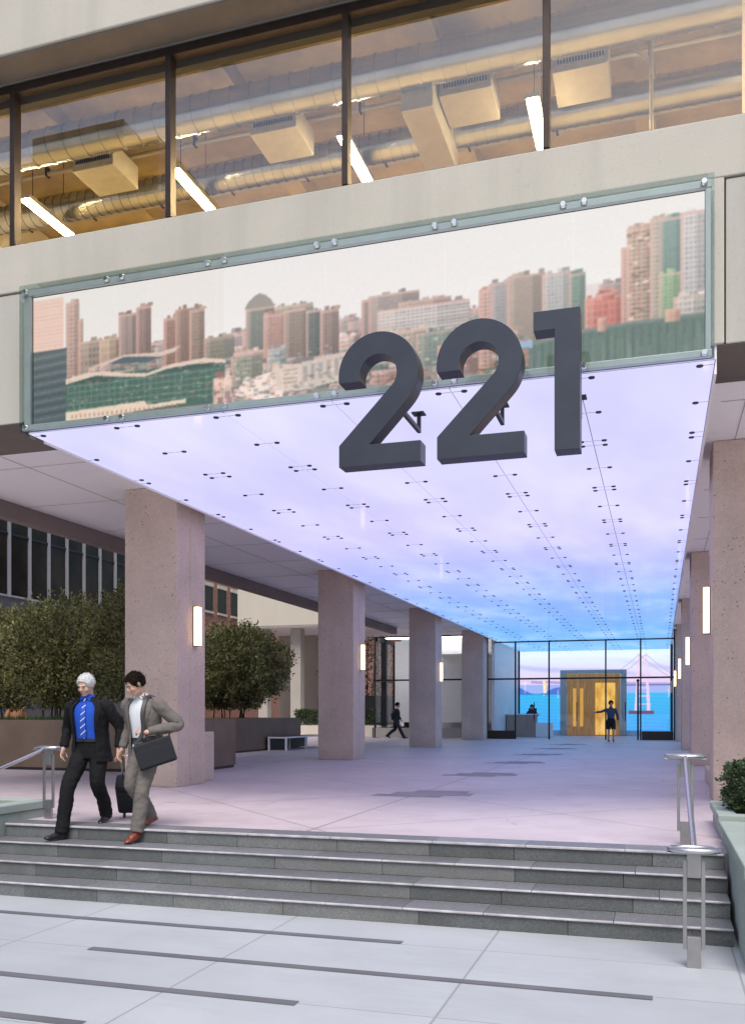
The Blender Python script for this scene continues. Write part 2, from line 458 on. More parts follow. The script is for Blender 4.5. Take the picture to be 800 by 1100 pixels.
class Paint:
    def __init__(self, W, H):
        self.W, self.H = W, H
        self.img = np.zeros((H, W, 3))
        self.u, self.v = np.meshgrid((np.arange(W)+.5)/W, (np.arange(H)+.5)/H)
    def fill(self, mask, c, a=1.0):
        self.img[mask] = self.img[mask]*(1-a) + np.array(c)*a
    def rect(self, u0, u1, v0, v1, c, a=1.0):
        self.fill((self.u >= u0) & (self.u < u1) & (self.v >= v0) & (self.v < v1), c, a)
    def poly(self, pts, c, a=1.0):
        m = np.zeros(self.u.shape, bool); n = len(pts); j = n-1
        for i in range(n):
            (ui, vi), (uj, vj) = pts[i], pts[j]
            if vi != vj:
                m ^= ((vi > self.v) != (vj > self.v)) & (self.u < (uj-ui)*(self.v-vi)/(vj-vi)+ui)
            j = i
        self.fill(m, c, a)
    def tower(self, u0, u1, v0, v1, c, win=None, nx=8, ny=12, mode='grid', fade=.0, pink=.12):
        self.rect(u0, u1, v0, v1, c)
        c = np.array(c)
        win = c*.7 if win is None else np.array(win)
        fu = (self.u-u0)/(u1-u0)*nx; fv = (self.v-v0)/(v1-v0)*ny
        ins = (self.u >= u0) & (self.u < u1) & (self.v >= v0) & (self.v < v1)
        if mode == 'grid': m = ins & (np.mod(fu, 1) > .3) & (np.mod(fv, 1) > .4)
        elif mode == 'rows': m = ins & (np.mod(fv, 1) > .5)
        else: m = ins & (np.mod(fu, 1) > .5)
        jit = rng.random((ny+2, nx+2))
        a = .45 + .5*jit[np.clip(fv.astype(int), 0, ny), np.clip(fu.astype(int), 0, nx)]
        self.img[m] = self.img[m]*(1-a[m][:, None]) + win*a[m][:, None]
        # the camera-facing rim of a sunset building glows pink, its foot is darker
        self.fill(ins & (self.u > u1-(u1-u0)*.34), c*.55, .38)
        self.fill(ins & (self.u < u0+(u1-u0)*.2), (.98,.86,.78), .22)
        if (u1-u0) > .02 and v1 > .3:
            for _ in range(5):
                a_ = u0+(u1-u0)*rng.random()*.85; self.rect(a_, a_+.004+.006*rng.random(), v1, v1+.008+.02*rng.random(), c*(.7+.5*rng.random()))
        g = np.clip((self.v-v0)/max(v1-v0, 1e-3), 0, 1)
        sh = ins
        self.img[sh] *= (.86+.14*g[sh])[:, None]
        self.fill(ins & (self.v > v1-.018), (.86,.68,.64), .35+.4*rng.random())
        self.fill(ins & (self.u < u0+.004), (.86,.62,.58), .5)
    def blur(self, k=1):
        for _ in range(k):
            p = np.pad(self.img, ((1,1),(1,1),(0,0)), 'edge')
            self.img = (p[1:-1,1:-1]*4 + p[:-2,1:-1]*2 + p[2:,1:-1]*2 + p[1:-1,:-2]*2 + p[1:-1,2:]*2 + p[:-2,:-2]+p[2:,2:]+p[:-2,2:]+p[2:,:-2])/16
        return self
def city_picture():
    P = Paint(980, 210); u, v = P.u, P.v
    s = np.stack([.955-.03*v+0*u, .935-.035*v+.02*np.abs(u-.5), .935-.03*v], -1)
    s[..., 0] += .02*(1-v)
    P.img[:] = s
    # hazy far hills and rooftops
    hills = .50+.05*np.sin(u*17)+.03*np.sin(u*41+1)
    P.fill(v < hills, (.87,.80,.79), .75)
    for _ in range(170):
        a = rng.random(); w = .012+.03*rng.random(); h = .30+.24*rng.random()
        c = np.array((.66,.58,.57))+rng.normal(0, .06)
        P.tower(a, a+w, .1, h, c, c*.86, 4, 8)
    P.rect(0, 1, 0, .30, (.42,.38,.36), .8)
    for _ in range(300):
        a = rng.random(); w = .01+.035*rng.random(); h0 = .02+.30*rng.random(); h = h0+.03+.07*rng.random()
        k = rng.random()
        c = np.array((.72,.60,.56)) if k < .4 else (np.array((.46,.52,.50)) if k < .8 else np.array((.90,.80,.76)))
        P.tower(a, a+w, h0, h, c+rng.normal(0, .04), c*.66, 5, 3)
    # far left: pink tower over a dark striped block
    P.rect(0, .056, .56, .97, (.93,.78,.73)); 
    for k in range(14): P.rect(0, .056, .57+k*.03, .578+k*.03, (.86,.68,.62), .7)
    P.tower(.060, .085, .35, .92, (.80,.66,.62), (.60,.50,.48), 4, 18)
    P.tower(.083, .092, .35, .78, (.82,.68,.63), (.62,.52,.50), 2, 14)
    P.tower(.085, .172, .40, .60, (.62,.55,.50), (.42,.40,.40), 12, 4)
    P.tower(.120, .150, .42, .60, (.80,.69,.60), (.70,.60,.52), 4, 3)
    P.tower(.155, .190, .40, .765, (.52,.44,.43), (.70,.62,.62), 9, 1, 'cols')
    P.tower(.186, .211, .38, .805, (.60,.49,.47), (.44,.37,.38), 5, 16, 'cols')
    P.tower(.233, .262, .34, .69, (.62,.46,.42), (.44,.34,.33), 6, 16)
    P.tower(.252, .300, .32, .745, (.56,.44,.40), (.45,.36,.34), 10, 18, 'cols')
    P.tower(.276, .301, .30, .725, (.62,.52,.47), (.50,.42,.40), 6, 16)
    P.tower(.300, .350, .34, .50, (.56,.53,.48), (.42,.42,.39), 10, 5)
    # wavy-roofed station hall in front
    P.rect(0, .062, 0, .57, (.27,.33,.36))
    for k in range(16): P.poly([(0, .03+k*.034), (.062, .05+k*.034), (.062, .066+k*.034), (0, .046+k*.034)], (.20,.24,.27) if k % 2 else (.40,.45,.46), .6)
    P.rect(.060, .335, .02, .33, (.24,.36,.33))
    for k in range(26): P.rect(.064+k*.0104, .0655+k*.0104, .06, .28, (.40,.52,.47), .55)
    for k in range(5): P.rect(.062, .333, .08+k*.045, .09+k*.045, (.42,.52,.47), .7)
    P.poly([(.105,.40),(.165,.46),(.225,.445),(.262,.475),(.250,.43),(.205,.40)], (.86,.74,.70))
    P.poly([(.135,.405),(.165,.445),(.205,.425),(.232,.405),(.20,.385)], (.25,.33,.38))
    P.poly([(.060,.33),(.100,.36),(.132,.355),(.168,.32),(.205,.30),(.245,.345),(.300,.36),(.336,.33),(.336,.305),(.285,.325),(.24,.315),(.20,.275),(.155,.30),(.115,.33),(.060,.29)], (.90,.79,.74))
    P.poly([(.068,.29),(.110,.325),(.152,.295),(.140,.27)], (.20,.29,.28)); P.poly([(.215,.285),(.255,.315),(.315,.32),(.328,.29)], (.20,.29,.28))
    P.poly([(.06,.03),(.06,.075),(.20,.095),(.205,.06),(.27,.075),(.27,.045),(.10,.0),(.06,0)], (.93,.82,.74))
    for k in range(24): P.rect(.07+k*.008, .073+k*.008, .02, .05, (.55,.45,.40), .6)
    P.rect(.315, .345, .0, .20, (.80,.68,.64)); 
    for k in range(22):
        a = .315+.03*rng.random(); b = .2*rng.random(); P.rect(a, a+.008, b, b+.05, (.96,.80,.74) if k % 2 else (.55,.40,.38), .8)
    # centre blocks
    P.tower(.368, .413, .36, .67, (.47,.47,.43), (.35,.37,.35), 8, 20)
    P.poly([(.366,.67),(.372,.72),(.381,.755),(.390,.775),(.400,.755),(.408,.72),(.414,.67)], (.52,.48,.44))
    P.tower(.413, .473, .40, .655, (.60,.62,.50), (.42,.48,.42), 10, 10)
    P.tower(.396, .440, .30, .61, (.72,.53,.48), (.56,.44,.41), 9, 14)
    P.tower(.428, .474, .28, .625, (.56,.47,.42), (.46,.40,.37), 8, 14)
    P.tower(.462, .486, .27, .60, (.38,.39,.36), (.30,.32,.31), 4, 12)
    P.tower(.484, .512, .27, .585, (.58,.47,.43), (.45,.39,.37), 5, 12)
    P.tower(.345, .395, .12, .345, (.62,.58,.50), (.42,.45,.43), 8, 6)
    P.tower(.348, .397, .335, .365, (.84,.70,.66), (.7,.58,.55), 8, 1)
    P.tower(.402, .432, .18, .36, (.66,.68,.68), (.5,.52,.54), 5, 5)
    P.poly([(.395,-.01),(.350,.06),(.365,.16),(.412,.20),(.430,.12),(.425,-.01)], (.97,.88,.84))
    for k in range(70):
        a = .345+.10*rng.random(); b = .17*rng.random(); P.rect(a, a+.007, b, b+.018, [(.80,.55,.50),(.98,.92,.88),(.45,.36,.34)][k % 3], .55)
    P.poly([(.410,.06),(.410,.25),(.455,.23),(.455,.04)], (.86,.76,.71)); P.poly([(.455,.04),(.455,.24),(.545,.29),(.545,.10)], (.80,.72,.68))
    for k in range(7):
        P.rect(.458+k*.012, .464+k*.012, .10+k*.005, .21+k*.007, (.52,.49,.48), .6)
    for k in range(5): P.rect(.428, .450, .07+k*.03, .082+k*.03, (.62,.55,.52), .8)
    P.tower(.546, .566, .30, .62, (.60,.50,.47), (.50,.44,.43), 4, 16)
    P.tower(.556, .630, .36, .640, (.62,.54,.52), (.50,.47,.48), 14, 12)
    P.tower(.569, .700, .34, .530, (.82,.76,.74), (.52,.50,.53), 22, 8)
    for k in range(8): P.rect(.569, .70, .35+k*.0225, .357+k*.0225, (.88,.82,.80), .8)
    P.tower(.600, .675, .528, .565, (.74,.62,.58), (.6,.52,.5), 12, 1)
    P.tower(.590, .640, .16, .37, (.70,.62,.54), (.50,.50,.47), 7, 8)
    P.tower(.625, .690, .10, .34, (.50,.53,.49), (.38,.44,.42), 9, 9)
    P.tower(.515, .560, .06, .22, (.50,.42,.40), (.66,.52,.49), 7, 5)
    P.tower(.655, .720, .03, .24, (.66,.45,.41), (.50,.38,.36), 9, 5)
    P.tower(.560, .600, .02, .12, (.74,.55,.50), (.5,.4,.38), 6, 3)
    # right-hand towers
    P.tower(.712, .735, .05, .575, (.85,.66,.60), (.52,.42,.40), 4, 20)
    P.tower(.728, .765, .20, .61, (.64,.60,.60), (.50,.49,.52), 8, 18)
    P.tower(.750, .802, .10, .635, (.63,.55,.50), (.60,.52,.48), 3, 30, 'rows')
    P.tower(.797, .838, .20, .620, (.74,.72,.71), (.54,.55,.58), 8, 16)
    P.tower(.832, .853, .20, .600, (.46,.55,.50), (.36,.46,.42), 4, 14)
    P.tower(.852, .912, .19, .425, (.82,.46,.40), (.66,.36,.31), 8, 5)
    P.tower(.870, .890, .40, .445, (.82,.45,.38), (.7,.35,.3), 3, 1)
    P.tower(.898, .916, .20, .72, (.82,.66,.58), (.55,.44,.40), 3, 22)
    P.tower(.905, .940, .16, .84, (.82,.66,.58), (.40,.38,.34), 6, 24)
    for k in range(60):
        a = .903+.036*rng.random(); b = .18+.62*rng.random(); P.rect(a, a+.006, b, b+.016, [(.95,.82,.72),(.40,.34,.30),(.70,.52,.45)][k % 3], .8)
    P.tower(.934, .962, .18, .875, (.76,.68,.62), (.5,.52,.48), 5, 24)
    P.tower(.944, .976, .50, .865, (.45,.56,.52), (.34,.48,.45), 6, 16)
    P.tower(.944, .972, .22, .52, (.58,.68,.52), (.42,.55,.44), 5, 14)
    P.tower(.970, 1.0, .20, .885, (.84,.80,.79), (.52,.54,.58), 6, 22)
    P.tower(.962, 1.0, .21, .36, (.86,.80,.77), (.50,.52,.52), 7, 4)
    # long dark green warehouse in the foreground right
    P.poly([(.770,-.01),(.770,.16),(.83,.21),(.90,.225),(1.0,.235),(1.0,-.01)], (.31,.39,.35))
    P.poly([(.770,.15),(.770,.17),(.83,.222),(.90,.24),(1.0,.25),(1.0,.232),(.90,.222),(.83,.20)], (.42,.46,.44))
    for k in range(22): P.rect(.775+k*.0105, .7775+k*.0105, -.01, .17+.04*(k > 6), (.22,.30,.27), .7)
    for k in range(40):
        a = .77+.23*rng.random(); P.rect(a, a+.003, 0, .2*rng.random(), (.45,.52,.46), .35)
    P.tower(.868, .880, .20, .29, (.85,.66,.58), (.8,.6,.5), 1, 1); P.tower(.952, .970, .21, .29, (.84,.66,.58), (.8,.6,.5), 1, 1)
    P.tower(.745, .780, .03, .17, (.80,.56,.48), (.7,.48,.42), 3, 3)
    P.rect(.755, .785, .15, .20, (.55,.66,.78))
    # specks of rooftops, cars and trees low in the view
    for _ in range(700):
        a = .06+.72*rng.random(); b = .33*rng.random()**1.3; w_ = .002+.006*rng.random()
        k = rng.random()
        c = (.97,.88,.82) if k < .35 else ((.88,.56,.48) if k < .6 else ((.26,.33,.28) if k < .85 else (.55,.62,.66)))
        if b > .04 or a > .34: P.rect(a, a+w_, b, b+.006+.016*rng.random(), c, .25 if a < .34 else .42)
    P.img += rng.normal(0, .016, P.img.shape[:2])[..., None]
    P.img[P.v < .62] += rng.normal(0, .03, P.img.shape)[P.v < .62]
    P.blur(2)
    lum = P.img.mean(-1, keepdims=True)
    P.img = lum + (P.img-lum)*1.05
    hz = np.array((.96,.87,.84)); hk = .15+.12*np.clip((P.v-.2)/.5, 0, 1)[..., None]
    return P.img*(1-hk)+hz*hk

def bay_picture():
    P = Paint(420, 230); u, v = P.u, P.v
    X = -7.6+u*8.28; Z = .28+v*4.55
    hz = 2.75
    g = np.clip((Z-hz)/2.1, 0, 1)[..., None]
    P.img[:] = np.array((.90,.80,.93))*(1-g) + np.array((.84,.95,1.0))*g
    band = np.sin(X*1.1+Z*9+np.sin(X*.7)*1.5)*.5+.5
    m = np.clip(band-.45, 0, 1)*np.clip(1-np.abs(Z-3.6)/.8, 0, 1)
    P.img += (m[..., None])*np.array((-.22,-.18,-.02))
    m2 = np.clip(1-np.abs(Z-4.3)/.5, 0, 1)[..., None]*.6
    P.img = P.img*(1-m2)+np.array((.95,.97,1.0))*m2
    w = np.clip((hz-Z)/2.4, 0, 1)[..., None]
    water = np.array((.22,.72,.92))*(1-w)+np.array((.25,.62,.93))*w
    rip = (np.sin(Z*34+np.sin(X*3)*1.2)*.5+.5)[..., None]*.12
    water = water*(1-rip)+rip*np.array((.5,.95,1.0))
    sel = Z < 2.30
    P.img[sel] = water[sel]
    mid = (Z >= 2.30) & (Z < hz)
    P.img[mid] = np.array((.62,.70,.93))
    hillz = 2.55+.22*np.sin(X*1.3+.6)+.1*np.sin(X*3.1)
    P.fill((Z < hillz) & (Z >= 2.22) & (X < -2.4), (.25,.42,.80), .85)
    P.fill((np.abs(Z-2.78+.02*(X+1)) < .07) & (X > -6.9), (.55,.48,.74), .55)
    P.fill((np.abs(Z-2.70) < .035) & (X > -2), (.36,.36,.62), .8)
    def quad(a, b, c, d, colr, al=1.0):
        P.poly([((p[0]+7.6)/8.28, (p[1]-.28)/4.55) for p in (a, b, c, d)], colr, al)
    pink = (.93,.80,.92)
    for s in (0, 1):
        xt = -1.06 + s*.36; xb = -1.22+s*.66
        quad((xt-.05, 4.35), (xt+.05, 4.35), (xb+.09, 1.32), (xb-.09, 1.32), pink, .95)
    for k in range(7):
        z = 4.25-k*.42; f = (4.35-z)/3.03
        quad((-1.06-.16*f, z), (-.70+.30*f, z), (-.70+.30*f, z-.06), (-1.06-.16*f, z-.06), pink, .8)
        quad((-1.06-.16*f, z), (-1.02-.16*f, z), (-.70+.3*f, z-.4), (-.74+.3*f, z-.4), (.85,.7,.88), .6)
    quad((-1.6, 1.34), (-.28, 1.34), (-.28, 1.18), (-1.6, 1.18), (.45,.30,.45))
    for x0 in (-1.06, -.70):
        cz = 4.32-(np.abs(X-x0)*.92-.10*(X-x0)**2)
        P.fill((np.abs(Z-cz) < .028) & (Z > 2.8) & (np.abs(X-x0) < 2.2), (.80,.66,.80), .85)
    for x0 in (-6.15, -4.55):
        quad((x0-.1, 3.0), (x0+.06, 3.0), (x0+.14, 2.3), (x0-.02, 2.3), (1.0,.90,.72), .95)
        quad((x0+.15, 2.9), (x0+.22, 2.9), (x0+.05, 2.3), (x0-.02, 2.3), (1.0,.80,.78), .8)
    P.img += rng.normal(0, .012, P.img.shape)
    return P.blur(1).img

# ------------------------------------------------------------------ ground
ZP = -.56
tag(MB().sheet([(-900,-900,ZP),(900,-900,ZP),(900,900,ZP),(-900,900,ZP)]).build('ground', M['plaza']), kind='structure')
t_ = MB().box(-120, 60, 8.72, 160, ZP-.2, 0.0)
tag(t_.build('terrace', M['terrace']), kind='structure')
XL, XR = -7.05, .55
def band(x0, x1, y):
    tag(MB().sheet([(x0,y-.045,ZP+.004),(x1,y-.045,ZP+.004),(x1,y+.045,ZP+.004),(x0,y+.045,ZP+.004)]).build('paving_band', M['band']), kind='structure')
for x0, x1, y in ((-16, -1.93, 6.95), (-4.17, -.04, 6.07), (-14, -2.15, 5.30), (-9, -3.2, 4.58), (-2.3, 1.5, 3.75), (1.2, 5.5, 6.07)): band(x0, x1, y)
def tile(x0, x1, y0, y1):
    tag(MB().sheet([(x0,y0,.004),(x1,y0,.004),(x1,y1,.004),(x0,y1,.004)]).build('paving_inlay', M['tile']), kind='structure')
for k in range(6):
    y = 13.75+k*4.65
    tile(-4.15, -3.10, y-.55, y-.22); tile(-3.95, -2.72, y-.216, y+.22); tile(-3.70, -2.85, y+.224, y+.58)

# stairs: four granite courses of slabs
st = empty('stairs', (-3.25, 8.7, ZP), 'four dark granite steps with worn pale nosings between two green planters', 'stairs')
NY = [8.64, 8.28, 7.92, 7.56, 7.56]
for k in range(4):
    z1 = -.14*k; y0 = NY[k]
    r_ = MB(); t_ = MB(); n_ = MB()
    x = XL; rr = random.Random(20+k)
    while x < XR-.02:
        w = rr.choice([.82, .95, 1.1, 1.25]); x2 = min(XR, x+w)
        if XR-x2 < .35: x2 = XR
        r_.box(x+.002, x2-.002, y0+.022, y0+.07, z1-.14+.001, z1-.019)
        x = x2
    x = XL; 
    while x < XR-.02:
        w = rr.choice([.7, .9, 1.05]); x2 = min(XR, x+w)
        if XR-x2 < .35: x2 = XR
        yb = 9.0 if k == 0 else NY[k-1]+.02
        t_.box(x+.002, x2-.002, y0+.03, yb, z1-.017, z1+(.006 if k == 0 else 0))
        n_.box(x+.0015, x2-.0015, y0, y0+.0295, z1-.017, z1+.001+(.006 if k == 0 else 0))
        x = x2
    s = put(r_.build('riser', M['granite'], None, bev=.003), st)
    put(t_.build('tread', M['tread'], None), st); put(n_.build('nosing', M['nosing'], None, bev=.006), st)
put(MB().box(XL, XR, 7.63, 8.71, ZP-.1, -.45).box(XL, XR, 8.0, 8.71, -.45, -.31).box(XL, XR, 8.36, 8.71, -.31, -.172).build('core', M['granite']), st)

# ------------------------------------------------------------------ the office building
bld = empty('office_building', (-3.5, 9.8, 0), 'concrete office building on square columns over an open entrance passage', 'building')
def B(mb, name, m, parent=None, **kw):
    return put(mb.build(name, m, None, **kw), parent or bld)
BX0, BX1 = -11.6, 4.6
FY = 9.8
B(MB().box(BX0, BX1, FY, 10.20, 6.62, 7.22).box(-7.72, .62, FY, 10.20, 4.952, 6.618), 'lower_band', M['facade'], bev=.012)
B(MB().box(BX0, -7.735, FY+.02, 10.19, 4.952, 6.605), 'facade_panel', M['facade2'], bev=.01)
B(MB().box(.635, BX1, FY+.02, 10.19, 4.952, 6.605), 'facade_panel', M['facade2'], bev=.01)
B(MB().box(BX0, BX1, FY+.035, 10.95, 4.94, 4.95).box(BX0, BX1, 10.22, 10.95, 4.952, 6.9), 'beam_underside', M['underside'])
B(MB().box(BX0, BX1, FY-.06, 10.4, 9.64, 13.0), 'upper_band', M['facade'], bev=.015)
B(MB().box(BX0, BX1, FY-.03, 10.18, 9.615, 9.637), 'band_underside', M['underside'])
B(MB().box(BX0, BX1, 10.2, 10.42, 7.06, 7.36), 'window_sill', M['facade'])
# upper windows
WY = 10.25
WX = [-10.54, -8.2, -5.87, -3.53, -1.19, 1.15, 3.49]
B(MB().box(BX0, BX1, WY-.04, WY+.08, 7.362, 7.47).box(BX0, BX1, WY-.04, WY+.08, 9.50, 9.612), 'window_frame', M['bronze'], bev=.006)
for x in WX:
    B(MB().box(x-.038, x+.038, WY-.06, WY+.08, 7.472, 9.498), 'mullion', M['bronze'], bev=.005)
for a, b in zip([BX0]+WX, WX+[BX1]):
    if b-a > .5: B(MB().sheet([(a+.04, WY+.01, 7.47), (b-.04, WY+.01, 7.47), (b-.04, WY+.01, 9.50), (a+.04, WY+.01, 9.50)]), 'window_pane', M['up_glass'])
B(MB().box(BX0+.2, BX1-.2, 10.36, 10.47, 9.43, 9.63), 'dark_head_strip', M['black'])  # black strip added along the window head to make its dark band
# upper room shell
B(MB().box(BX0, BX1, 10.45, 22, 6.95, 7.05), 'room_floor', M['room'])
cb = MB().box(BX0, BX1, 10.41, 22, 10.62, 10.8)
for k in range(5): cb.box(BX0, BX1, 11.0+k*1.55, 11.28+k*1.55, 10.38, 10.618)
for x in (-9.0, -6.0, -3.0, -.2, 2.6): cb.box(x-.15, x+.15, 10.6, 22, 10.32, 10.617)
B(cb, 'room_ceiling', M['room'])
B(MB().box(BX0, BX1, 22, 22.2, 7.05, 10.6), 'room_wall', M['room'])
for x0, x1, y0, y1, z1 in ((BX0, BX0+.15, 10.43, 22, 10.6), (BX1-.15, BX1, 10.43, 22, 10.6)): B(MB().box(x0, x1, y0, y1, 7.06, z1), 'room_wall', M['soffit'])
B(MB().box(.92, 1.5, 10.9, 11.5, 7.06, 10.3), 'room_column', M['soffit'])
# outer shell behind
B(MB().box(BX0-.2, BX0-.002, 10.41, 52.5, 5.32, 13).box(BX1+.002, BX1+.2, 10.41, 52.5, 5.32, 13).box(BX0-.2, BX1+.2, 52.5, 52.7, 5.32, 13).box(BX0, BX1, 10.42, 52.5, 12.8, 12.95), 'outer_wall', M['facade2'])
# ground-floor soffits, fascias
B(MB().box(BX0-.2, BX1+.2, 10.955, 57, 5.07, 5.3), 'soffit', M['soffit'])
gr = MB()
for k in range(16):
    y = 12.0+k*2.33
    gr.box(-11.19, -7.62, y-.004, y+.004, 5.063, 5.069); gr.box(.72, 4.19, y-.006, y+.006, 5.063, 5.069)
gr.box(-9.36, -9.348, 11, 50, 5.063, 5.069); gr.box(1.0, 1.012, 11, 50, 5.063, 5.069)
B(gr, 'soffit_joints', M['facade2'])
B(MB().box(-11.45, -11.2, 10.952, 39.5, 4.78, 5.068), 'fascia', M['fascia'], bev=.01)
B(MB().box(4.2, 4.45, 10.952, 39.5, 4.78, 5.068), 'fascia', M['fascia'], bev=.01)
# columns
CY = [13.7, 23.0, 32.35, 41.7]
for y in CY:
    for x0, x1 in ((-8.72, -7.72), (.72, 1.72)):
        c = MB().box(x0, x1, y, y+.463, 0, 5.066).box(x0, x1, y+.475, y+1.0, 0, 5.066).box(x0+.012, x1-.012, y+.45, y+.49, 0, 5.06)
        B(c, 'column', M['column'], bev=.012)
# low plinths beside the right columns
for y in CY[:3]:
    B(MB().box(.80, 1.5, y+1.003, y+4.3, 0, .28), 'plinth', M['column'], bev=.015)
B(MB().box(-8.5, -7.95, 14.95, 15.5, 0, .90), 'pedestal', M['column'], bev=.015)

# lobby
LY = 44.0
lob = B(MB().box(-13.7, .72, LY-.05, LY+.05, 5.0, 5.066).box(-13.7, .72, LY-.035, LY+.035, 2.84, 2.92).box(-7.6, .66, LY-.04, LY+.04, 4.62, 4.69), 'lobby_wall', M['darkframe'])
for x in (-13.62, -11.0, -8.75, -7.93, -6.58, -4.99, -2.38, -.82, .66):
    put(MB().box(x-.033, x+.033, LY-.07, LY+.07, 0, 4.998).build('mullion', M['darkframe']), bld).parent = lob
xs = (-13.62, -11.0, -8.75, -7.93, -6.58, -4.99, -2.38, -.82, .66)
for a, b in zip(xs, xs[1:]):
    for z0, z1 in ((.02, 2.83), (2.93, 4.99)):
        MB().sheet([(a+.034, LY, z0), (b-.034, LY, z0), (b-.034, LY, z1), (a+.034, LY, z1)]).build('pane', M['lobby_glass'], lob)
for a, b in ((-7.88, -6.63), (-.77, .61)):
    MB().box(a, b, LY-.05, LY+.05, 0, .40).build('kick_panel', M['bronze'], lob)
for x in (-5.68, -3.7, -1.5):
    MB().box(x-.02, x+.02, LY-.10, LY-.06, .85, 1.75).box(x-.015, x+.015, LY-.06, LY-.003, .95, 1.0).box(x-.015, x+.015, LY-.06, LY-.003, 1.6, 1.65).build('door_pull', M['darkframe'], lob)
MB().box(-.98, -.90, LY-.12, LY-.04, 0, 2.72).ball((-.94, LY-.08, 2.74), .07).build('card_post', M['darkframe'], lob)
for o in lob.children:
    if o.parent == lob: o.matrix_parent_inverse = Matrix.Translation(bld.location).inverted() @ Matrix.Translation(bld.location)
# lobby interior
B(MB().box(-7.75, -7.6, LY+.08, 52.3, 0, 5.06), 'lobby_side_wall', M['white'])
B(MB().box(.70, .85, LY+.08, 52.3, 0, 5.06), 'lobby_side_wall', M['white'])
B(MB().box(-13.5, .85, 52.3, 52.48, 0, 5.06), 'lobby_back_wall', M['white_dim'])
B(MB().box(-7.6, .7, 51.9, 52.28, 0, .26), 'screen_plinth', M['white_dim'])
B(MB().box(-13.5, -7.76, 47.2, 47.3, .75, 5.06).box(-10.9, -7.76, 45.0, 47.19, 4.2, 5.06), 'inner_partition', M['white'])
lt = empty('lobby_fill_panel', (-10.6, 45.9, 5.0), 'bright flat light panel added to brighten the left lobby', 'added light')
MB().box(-2.6, 2.2, -1.5, -1.0, 0, .05).build('panel', emit('lobby_panel', (1.0,.95,.92), 9.0), lt)  # emissive panel added to brighten the left lobby
MB().box(-2.65, 2.25, -1.55, -.95, .051, .068).build('frame', M['white'], lt)
# side curtain wall seen from inside on the left
sw = MB()
for y in (45.5, 47.7, 49.9): sw.box(-13.72, -13.45, y-.10, y+.10, .0, 5.06)
sw.box(-13.7, -13.5, LY+.1, 52.3, 4.86, 5.05).box(-13.7, -13.55, LY+.1, 52.3, 2.84, 2.92).box(-13.8, -13.5, LY+.1, 52.3, 0, .5)
B(sw, 'side_mullions', M['darkframe'])
B(MB().box(-13.7, -7.98, LY-.03, LY+.045, .021, .5), 'base_panel', M['facade2'])
B(MB().sheet([(-13.6, LY+.1, .5), (-13.6, 52.3, .5), (-13.6, 52.3, 4.86), (-13.6, LY+.1, 4.86)]), 'side_pane', M['lobby_glass'])
# warm lift portal in the back wall
def m_amber(name, k):
    t = NT(name); p = t.pos()
    n = t.noise(t.scalevec(p, (5, 5, .6)), 2.0, 4)
    c = t.ramp(n, [(.3, (.34,.15,.04)), (.55, (.44,.21,.06)), (.8, (.60,.32,.10))])
    b = t.n('ShaderNodeBsdfPrincipled', i_Roughness=.35); t.l(c, b.inputs['Base Color'])
    t.l(c, b.inputs['Emission Color']); b.inputs['Emission Strength'].default_value = k
    t.l(b.outputs[0], t.out.inputs[0]); return t.m
AMB = m_amber('glowing_amber_wood', .30)  # wood given its own emission to paint the portal's golden light
pf = MB().box(-5.25, -4.92, 51.62, 51.88, .02, 3.62).box(-2.0, -1.70, 51.62, 51.88, .02, 3.62).box(-4.918, -2.002, 51.62, 51.88, 3.42, 3.62)
B(pf, 'portal_frame', M['railgreen'], bev=.01)
B(MB().box(-4.9, -2.02, 51.70, 51.86, .02, 3.41), 'portal_back', AMB)
pw = MB()
for x in (-4.72, -4.35, -3.98, -3.62): pw.box(x, x+.16, 51.58, 51.695, .02, 3.0)
pw.box(-4.9, -2.02, 51.56, 51.695, 3.02, 3.40)
B(pw, 'portal_pilasters', AMB)
tN = NT('amber_panel'); pp = tN.pos()
am = tN.ramp(tN.noise(tN.scalevec(pp, (2, 2, .9)), 1.5, 3), [(.3, (.55,.24,.04)), (.55, (.80,.47,.10)), (.8, (.95,.66,.22))])
eN = tN.n('ShaderNodeEmission', i_Strength=1.15); tN.l(am, eN.inputs[0]); tN.l(eN.outputs[0], tN.out.inputs[0])
B(MB().box(-3.35, -2.30, 51.66, 51.695, .05, 2.9), 'amber_panel', tN.m)
B(MB().box(-4.55, -4.38, 51.64, 51.697, .5, 2.6).box(-4.17, -4.0, 51.64, 51.697, .5, 2.6), 'amber_strip', emit('amber_glow', (.85,.45,.10), .8))  # glowing strips added for the golden light on the portal's left side
# bay panorama screen at the back of the lobby
scr = empty('lobby_screen', (-3.45, 51.9, .28), 'wall-sized lobby screen showing a bay, hills and a suspension bridge', 'video wall')
picture_mesh('picture', bay_picture(), -7.58, .68, .28, 4.95, 51.85, attr_emit('bay_screen', 1.2), scr)
put(MB().box(-7.6, -7.5, 51.845, 51.90, .27, 4.95).build('bezel', M['darkframe']), scr)
put(MB().box(.56, .69, 51.845, 51.90, .27, 4.95).build('bezel', M['darkframe']), scr)

